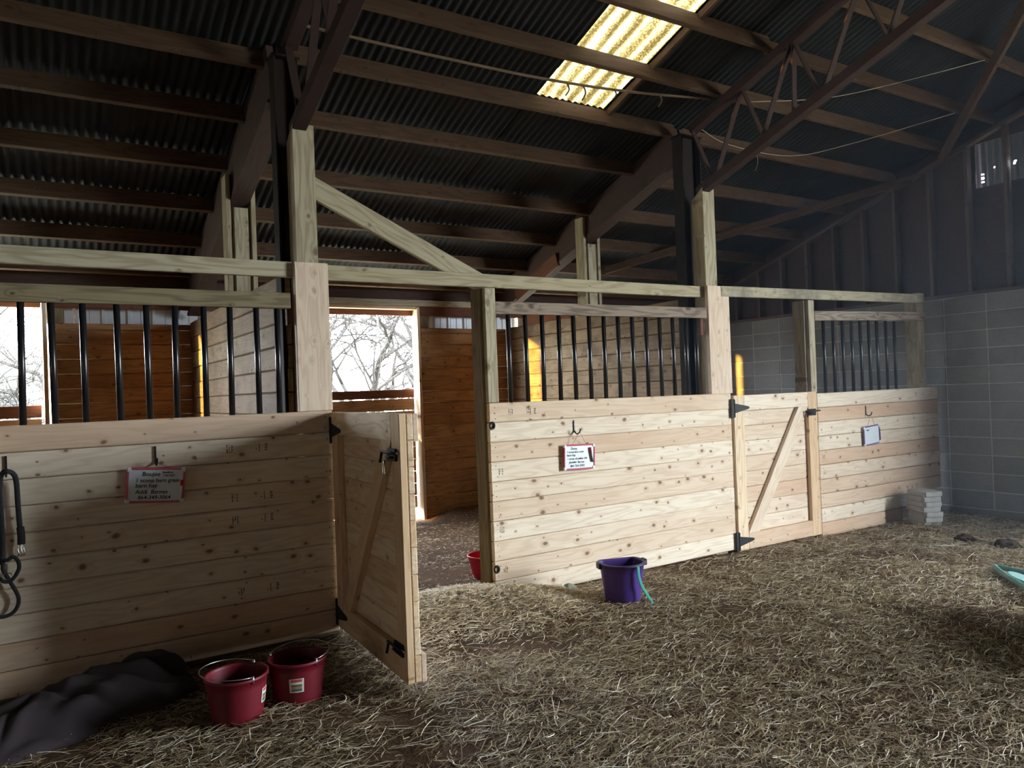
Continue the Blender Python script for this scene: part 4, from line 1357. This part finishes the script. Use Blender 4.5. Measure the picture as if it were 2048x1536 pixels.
# ------------------------------------------------------------------ hand cart beyond the right edge: its loop handle lies on the hay and reaches into view
def hand_cart():
    c = Vector((6.285, 3.038, 0)); q1 = (Vector((6.238, 2.795, 0)) - c).normalized(); q2 = (Vector((5.752, 2.582, 0)) - c).normalized()
    zb = gz(6.2, 2.9) + 0.05
    e = empty('hand_cart', (5.4, 2.0, zb), 'teal hand cart whose tubular loop handle lies on the hay', 'cart')
    def P(u, v, z): return c + q1 * u + q2 * v + Vector((0, 0, zb + z))
    r = 0.020
    loop = [P(0.56, 1.15, 0.04), P(0.52, 0.3, 0.0), P(0.50, 0.06, 0.0), P(0.46, 0.012, 0.0), P(0.40, 0.0, 0.0), P(0.12, 0.0, 0.0), P(0.045, 0.004, 0), P(0.008, 0.04, 0.0), P(0.0, 0.10, 0.0), P(0.0, 0.35, 0.0), P(0.0, 1.15, 0.04)]
    V, Fc = tube_data(smooth_pts(loop, 6), r, 12)
    mesh_obj('loop_handle', V, Fc, 'teal', e, None, True)
    cc = P(0.12, 0.30, 0.014)
    ring = [cc + q1 * (0.085 * math.cos(a)) + q2 * (0.15 * math.sin(a)) for a in np.linspace(0, 2 * math.pi, 25)[:-1]]
    V = [cc] + ring
    V2 = [v + Vector((0, 0, -0.016)) for v in V]
    Fc = [(0, 1 + (k + 1) % 24, 1 + k) for k in range(24)] + [(25, 26 + k, 26 + (k + 1) % 24) for k in range(24)] + [(1 + k, 1 + (k + 1) % 24, 26 + (k + 1) % 24, 26 + k) for k in range(24)]
    mesh_obj('foot_plate', V + V2, Fc, 'teal_pale', e, None, False)
    # tray: open tapered pan
    lo = [P(-0.02, 1.25, 0.12), P(0.60, 1.25, 0.12), P(0.60, 1.85, 0.12), P(-0.02, 1.85, 0.12)]
    hi = [P(-0.12, 1.15, 0.40), P(0.70, 1.15, 0.40), P(0.70, 2.0, 0.40), P(-0.12, 2.0, 0.40)]
    V = lo + hi
    Fc = [(0, 1, 2, 3)] + [(i, 4 + i, 4 + (i + 1) % 4, (i + 1) % 4) for i in range(4)]
    tray = mesh_obj('tray', V, Fc, 'teal', e, None, False)
    V, Fc = tube_data(hi, 0.012, 8, closed=True)
    mesh_obj('rim', V, Fc, 'teal', tray, None, True)
    for u in (-0.10, 0.68):
        ring = [P(u, 1.75 + 0.11 * math.cos(a), 0.10 + 0.11 * math.sin(a)) for a in np.linspace(0, 2 * math.pi, 25)[:-1]]
        V, Fc = tube_data(ring, 0.032, 10, closed=True)
        w = mesh_obj('wheel', V, Fc, 'black', e, None, True)
        V, Fc = tube_data([P(u - 0.02, 1.75, 0.10), P(u + 0.02, 1.75, 0.10)], 0.085, 16)
        mesh_obj('hub', V, Fc, 'grey', w, None, False)
hand_cart()

# ------------------------------------------------------------------ cables under the roof
def cable(name, pts, r, mat, label, tassels=()):
    e = empty(name, pts[0], label, 'cable')
    V, Fc = tube_data(smooth_pts(pts, 8), r, 6)
    mesh_obj('cord', V, Fc, mat, e, None, True)
    for (p, l) in tassels:
        q = [Vector(p), Vector(p) + Vector((0.02, 0, -l * 0.5)), Vector(p) + Vector((-0.01, 0.01, -l))]
        V, Fc = tube_data(smooth_pts(q, 4), r * 0.6, 5)
        mesh_obj('hanging_strand', V, Fc, mat, e, None, True)
cable('roof_cable', [(1.52, 4.90, 3.95), (1.903, 4.896, 3.94), (2.664, 4.886, 3.935), (3.498, 4.867, 3.94), (4.31, 4.786, 3.955), (5.134, 4.667, 4.0)], 0.011, 'rope',
      'dusty cable strung across the lower skylight', [((3.7, 4.85, 3.94), 0.10), ((3.85, 4.83, 3.94), 0.12), ((4.15, 4.80, 3.95), 0.08), ((4.6, 4.74, 3.965), 0.10)])
cable('twine', [(5.22, 4.30, 3.86), (5.998, 4.13, 3.97), (6.495, 3.826, 4.07), (7.179, 3.357, 4.246)], 0.0035, 'twine', 'pale twine strung from the truss towards the gable, the higher of two')
cable('twine', [(5.22, 4.86, 3.80), (5.64, 4.905, 3.731), (6.46, 4.863, 3.725), (6.995, 4.559, 3.83), (7.757, 3.922, 4.058)], 0.0035, 'twine', 'pale twine sagging from the truss towards the gable, the lower of two', [((6.0, 4.9, 3.71), 0.18)])

# ------------------------------------------------------------------ hay
def scatter(name, pts_fn, count, lmin, lmax, wid, colors, seed, label, cat, lift=0.02, weights=None):
    rs = np.random.RandomState(seed)
    P = pts_fn(rs, count)
    n = len(P)
    ang = rs.uniform(0, 2 * np.pi, n)
    bias = rs.rand(n) < 0.35
    ang[bias] = rs.normal(0.25, 0.35, bias.sum())
    L = lmin + (lmax - lmin) * rs.rand(n) ** 2.2
    pitch = rs.normal(0, 0.13, n)
    bend = rs.normal(0, 0.22, n)
    z0 = np.array([gz(p[0], p[1]) for p in P]) + rs.rand(n) ** 1.5 * lift
    w = wid * (0.6 + 0.8 * rs.rand(n))
    nseg = 3
    verts = np.zeros((n, (nseg + 1) * 2, 3))
    roll = rs.uniform(-0.6, 0.6, n)
    for s in range(nseg + 1):
        t = s / nseg - 0.5
        a = ang + bend * t * 2
        cx = P[:, 0] + np.cos(a) * L * t
        cyy = P[:, 1] + np.sin(a) * L * t
        cz = z0 + np.sin(pitch) * L * t - (t * t) * L * 0.12 * rs.rand(n) + 0.004
        ox, oy, oz = -np.sin(a) * np.cos(roll), np.cos(a) * np.cos(roll), np.sin(roll)
        tw = w * (1 if 0 < s < nseg else 0.6)
        for k, sg in enumerate((-1, 1)):
            verts[:, s * 2 + k, 0] = cx + sg * ox * tw
            verts[:, s * 2 + k, 1] = cyy + sg * oy * tw
            verts[:, s * 2 + k, 2] = np.maximum(cz + sg * oz * tw, z0 - 0.012)
    nv = (nseg + 1) * 2
    base = (np.arange(n) * nv)[:, None, None]
    f = np.array([[2 * s, 2 * s + 1, 2 * s + 3, 2 * s + 2] for s in range(nseg)])[None]
    faces = (base + f).reshape(-1, 4)
    me = bpy.data.meshes.new(name)
    V = verts.reshape(-1, 3)
    me.vertices.add(len(V)); me.vertices.foreach_set('co', V.ravel())
    me.loops.add(faces.size); me.loops.foreach_set('vertex_index', faces.ravel())
    me.polygons.add(len(faces))
    me.polygons.foreach_set('loop_start', np.arange(0, faces.size, 4))
    me.polygons.foreach_set('loop_total', np.full(len(faces), 4))
    cols = np.array(colors)
    pw = np.array(weights if weights else [1] * len(colors), float); pw /= pw.sum()
    ci = cols[rs.choice(len(cols), n, p=pw)] * (0.80 + 0.6 * rs.rand(n))[:, None]
    ca = me.color_attributes.new('Col', 'FLOAT_COLOR', 'POINT')
    cc = np.ones((n, nv, 4)); cc[:, :, :3] = ci[:, None, :]
    ca.data.foreach_set('color', cc.ravel())
    me.materials.append(MAT['straw'])
    me.update(calc_edges=True)
    me.polygons.foreach_set('use_smooth', [True] * len(me.polygons))
    o = link(bpy.data.objects.new(name, me))
    tag(o, label, cat, None, 'stuff')
    return o
HAYC = [(0.40, 0.32, 0.20), (0.60, 0.53, 0.39), (0.24, 0.165, 0.09), (0.31, 0.25, 0.145), (0.13, 0.08, 0.045), (0.80, 0.75, 0.63)]
HAYW = [2.6, 1.9, 2.8, 1.8, 3, 0.8]
def clump(P, rs, keep_lo, f=1.15, seed=0.0):
    v = np.array([mnoise.noise(Vector((p[0] * f, p[1] * f, seed))) + 0.5 * mnoise.noise(Vector((p[0] * f * 3, p[1] * f * 3, seed + 5))) for p in P])
    pr = np.clip(keep_lo + (v + 0.35) * 1.1, 0.12, 1)
    return P[rs.rand(len(P)) < pr]
def aisle(rs, n):
    u = rs.rand(n); 
    # denser towards the camera, where single stems can be told apart
    y = 0.9 + 3.80 * u ** 0.9
    x = -0.9 + (XG - 0.12 + 0.9) * rs.rand(n)
    P = np.stack([x, y], 1)
    # keep the view wedge (and a margin a step to each side)
    keep = (P[:, 0] > -0.4 - 0.0 * P[:, 1]) & (P[:, 1] > 0.45 * P[:, 0] - 1.2)
    P = P[keep]
    return clump(P, rs, 0.40)
scatter('hay_layer', aisle, 215000, 0.035, 0.19, 0.0015, HAYC, 3, 'loose hay stems strewn over the aisle floor', 'hay', 0.028, HAYW)
def stalls(rs, n):
    x = np.concatenate([rs.uniform(1.7, 5.25, n * 2 // 3), rs.uniform(-0.4, 1.4, n // 6), rs.uniform(5.4, 8.7, n // 6)])
    y = rs.uniform(4.8, 8.4, len(x))
    return clump(np.stack([x, y], 1), rs, 0.35, 2.0, 9.0)
scatter('stall_bedding', stalls, 36000, 0.012, 0.06, 0.0022, [(0.34, 0.22, 0.13), (0.48, 0.36, 0.23), (0.22, 0.13, 0.075), (0.56, 0.46, 0.31)], 5, 'fine brown shavings bedding on the stall floors', 'bedding', 0.02)
def heap(rs, n):
    x = rs.normal(2.45, 0.42, n); y = rs.normal(4.68, 0.26, n)
    x2 = rs.normal(2.98, 0.24, n // 3); y2 = rs.normal(4.45, 0.16, n // 3)
    P = np.stack([np.concatenate([x, x2]), np.concatenate([y, y2])], 1)
    return P[~((P[:, 0] > 2.76) & (P[:, 1] > 4.735) & (P[:, 1] < 4.95)) & (P[:, 0] > 1.72) & ~((P[:, 0] > 2.76) & (P[:, 1] > 4.735))]
scatter('hay_heap', heap, 17000, 0.03, 0.11, 0.0019, [(0.74, 0.64, 0.46), (0.62, 0.50, 0.33), (0.42, 0.31, 0.18), (0.82, 0.75, 0.60)], 8, 'pale heap of chopped hay in the gateway of the open gate', 'hay', 0.035)

# ------------------------------------------------------------------ outdoors
def outside():
    V = [(-60, 8.7, -0.15), (60, 8.7, -0.15), (60, 90, 1.6), (-60, 90, 1.6)]
    o = mesh_obj('ground_outside', V, [(0, 1, 2, 3)], 'outside')
    tag(o, 'pale winter grass outside the stable doors', None, None, 'structure')
    V = [(9.05, -40, -0.15), (60, -40, -0.15), (60, 8.7, -0.15), (9.05, 8.7, -0.15)]
    o = mesh_obj('ground_outside', V, [(0, 1, 2, 3)], 'outside')
    tag(o, 'bare yard outside the gable doorway', None, None, 'structure')
    # white house with a green roof
    e = empty('house', (-1, 27, 0), 'white house with a green metal roof beyond the stable door', 'house')
    yh = 26.0
    bx('wall', -9, 5.0, yh, yh + 6, -0.1, 2.30, 'housewall', e, 'x', 0)
    V = [(-9.6, yh - 0.5, 2.28), (5.6, yh - 0.5, 2.28), (5.6, yh + 3, 3.0), (-9.6, yh + 3, 3.0), (5.6, yh + 6.5, 2.28), (-9.6, yh + 6.5, 2.28)]
    mesh_obj('roof', V + [(a, b, c + 0.12) for a, b, c in V], [(0, 1, 2, 3), (3, 2, 4, 5), (9, 8, 7, 6), (11, 10, 8, 9), (0, 6, 7, 1), (1, 7, 8, 2), (2, 8, 10, 4)], 'houseroof', e)
    for xx in (-1.25, -4.0):
        w = bx('window', xx, xx + 1.05, yh - 0.03, yh + 0.03, 1.50, 2.05, 'houseglass', e, 'x', 0)
        for k in range(5):
            bx('window_bar', xx, xx + 1.05, yh - 0.045, yh - 0.03, 1.50 + 0.13 * k, 1.515 + 0.13 * k, 'housewall', w, 'x', 0)
    bx('downpipe', 0.02, 0.10, yh - 0.1, yh - 0.02, 0.3, 1.75, 'grey', e, 'z', 0)
    bx('porch_post', -0.12, -0.06, yh - 0.1, yh - 0.02, 0.3, 1.9, 'grey', e, 'z', 0)
    def tree(x, y, h, seed, label, spread=0.55, droop=0.0, depth=6, r0=0.14):
        r = random.Random(seed)
        V, Fc = [], []
        tr = {'V': [], 'F': []}
        def limb(p, d, L, rad, lev):
            n = 4
            pts = [p]
            dd = d.copy()
            for i in range(n):
                dd = (dd + Vector((r.uniform(-1, 1), r.uniform(-1, 1), r.uniform(-0.8, 0.8) - droop * (lev > 1))) * 0.22).normalized()
                pts.append(pts[-1] + dd * (L / n))
            tap = [1 - 0.4 * i / n for i in range(n + 1)]
            v, f = tube_data(pts, rad, 5 if lev < 2 else 3, taper=tap)
            tgt = (tr['V'], tr['F']) if lev == 0 else (V, Fc)
            b = len(tgt[0]); tgt[0].extend(v); tgt[1].extend([tuple(b + i for i in ff) for ff in f])
            if lev >= depth: return
            k = 3 if lev < 2 else (3 if r.random() < 0.8 else 2)
            for c in range(k + (lev == 0) * 3):
                a = pts[-1] if c == 0 else pts[r.randint(1, n)]
                ax = dd.orthogonal().normalized()
                nd = (Matrix.Rotation(r.uniform(0, 6.283), 3, dd) @ ax) * spread * r.uniform(0.6, 1.7) + dd
                limb(a, nd.normalized(), L * r.uniform(0.58, 0.85), max(0.005, rad * r.uniform(0.45, 0.68)), lev + 1)
        e = empty('tree', (x, y, 0.0), label, 'tree', 'bare winter trees outside')
        limb(Vector((x, y, -0.1)), Vector((r.uniform(-0.1, 0.1), 0, 1)).normalized(), h, r0, 0)
        mesh_obj('trunk', tr['V'], tr['F'], 'bark', e, None, True)
        mesh_obj('branches', V, Fc, 'bark', e, None, True)
    tree(5.0, 13.4, 1.9, 3, 'bare twiggy tree filling the stable doorway behind the open gate', 0.85, 0.12, 7, 0.10)
    tree(7.2, 15.6, 2.0, 5, 'bare leaning tree behind the twiggy tree in the doorway', 0.85, 0.14, 7, 0.12)
    tree(5.6, 18.5, 2.6, 8, 'farthest bare tree beyond the doorway behind the open gate', 0.8, 0.06, 7, 0.14)
    tree(9.6, 21.0, 2.8, 23, 'tall bare tree standing right of the others beyond the doorway', 0.8, 0.06, 7, 0.14)
    tree(-0.6, 14.5, 1.7, 12, 'bare tree in front of the white house', 0.85, 0.12, 7, 0.11)
    tree(0.6, 18.0, 2.3, 17, 'bare tree beside the white house', 0.75, 0.05, 7)
outside()
def haze():  # blue scattering volume added to imitate veiling glare of the lens
    m, nt, out = new_mat('lens_glare_haze')
    g = NT(nt)
    v = g.n('VolumeScatter')
    v.inputs['Color'].default_value = (0.62, 0.80, 1.0, 1)
    v.inputs['Density'].default_value = HAZE
    v.inputs['Anisotropy'].default_value = 0.0
    g.l(v.outputs[0], out.inputs['Volume'])
    MAT['haze'] = m
    x0, x1, y0, y1 = 3.6, XG - 0.003, -6.0, 4.74
    pts = [(y0, 0.3), (y1, 0.3), (y1, deck(y1) - 0.95), (RIDGE, deck(RIDGE) - 0.95), (y0, 3.1)]
    n = len(pts)
    V = [(x0, a, b) for a, b in pts] + [(x1, a, b) for a, b in pts]
    Fc = [tuple(range(n))[::-1], tuple(range(n, 2 * n))] + [(i, (i + 1) % n, n + (i + 1) % n, n + i) for i in range(n)]
    o = mesh_obj('haze', V, Fc, 'haze')
    tag(o, 'faint blue haze added in the barn aisle to imitate lens glare', 'haze', None, 'stuff')
HAZE = 0.0125
if HAZE > 0:
    haze()
print('objects', len(bpy.data.objects), 'tris', sum(len(m.polygons) for m in bpy.data.meshes))
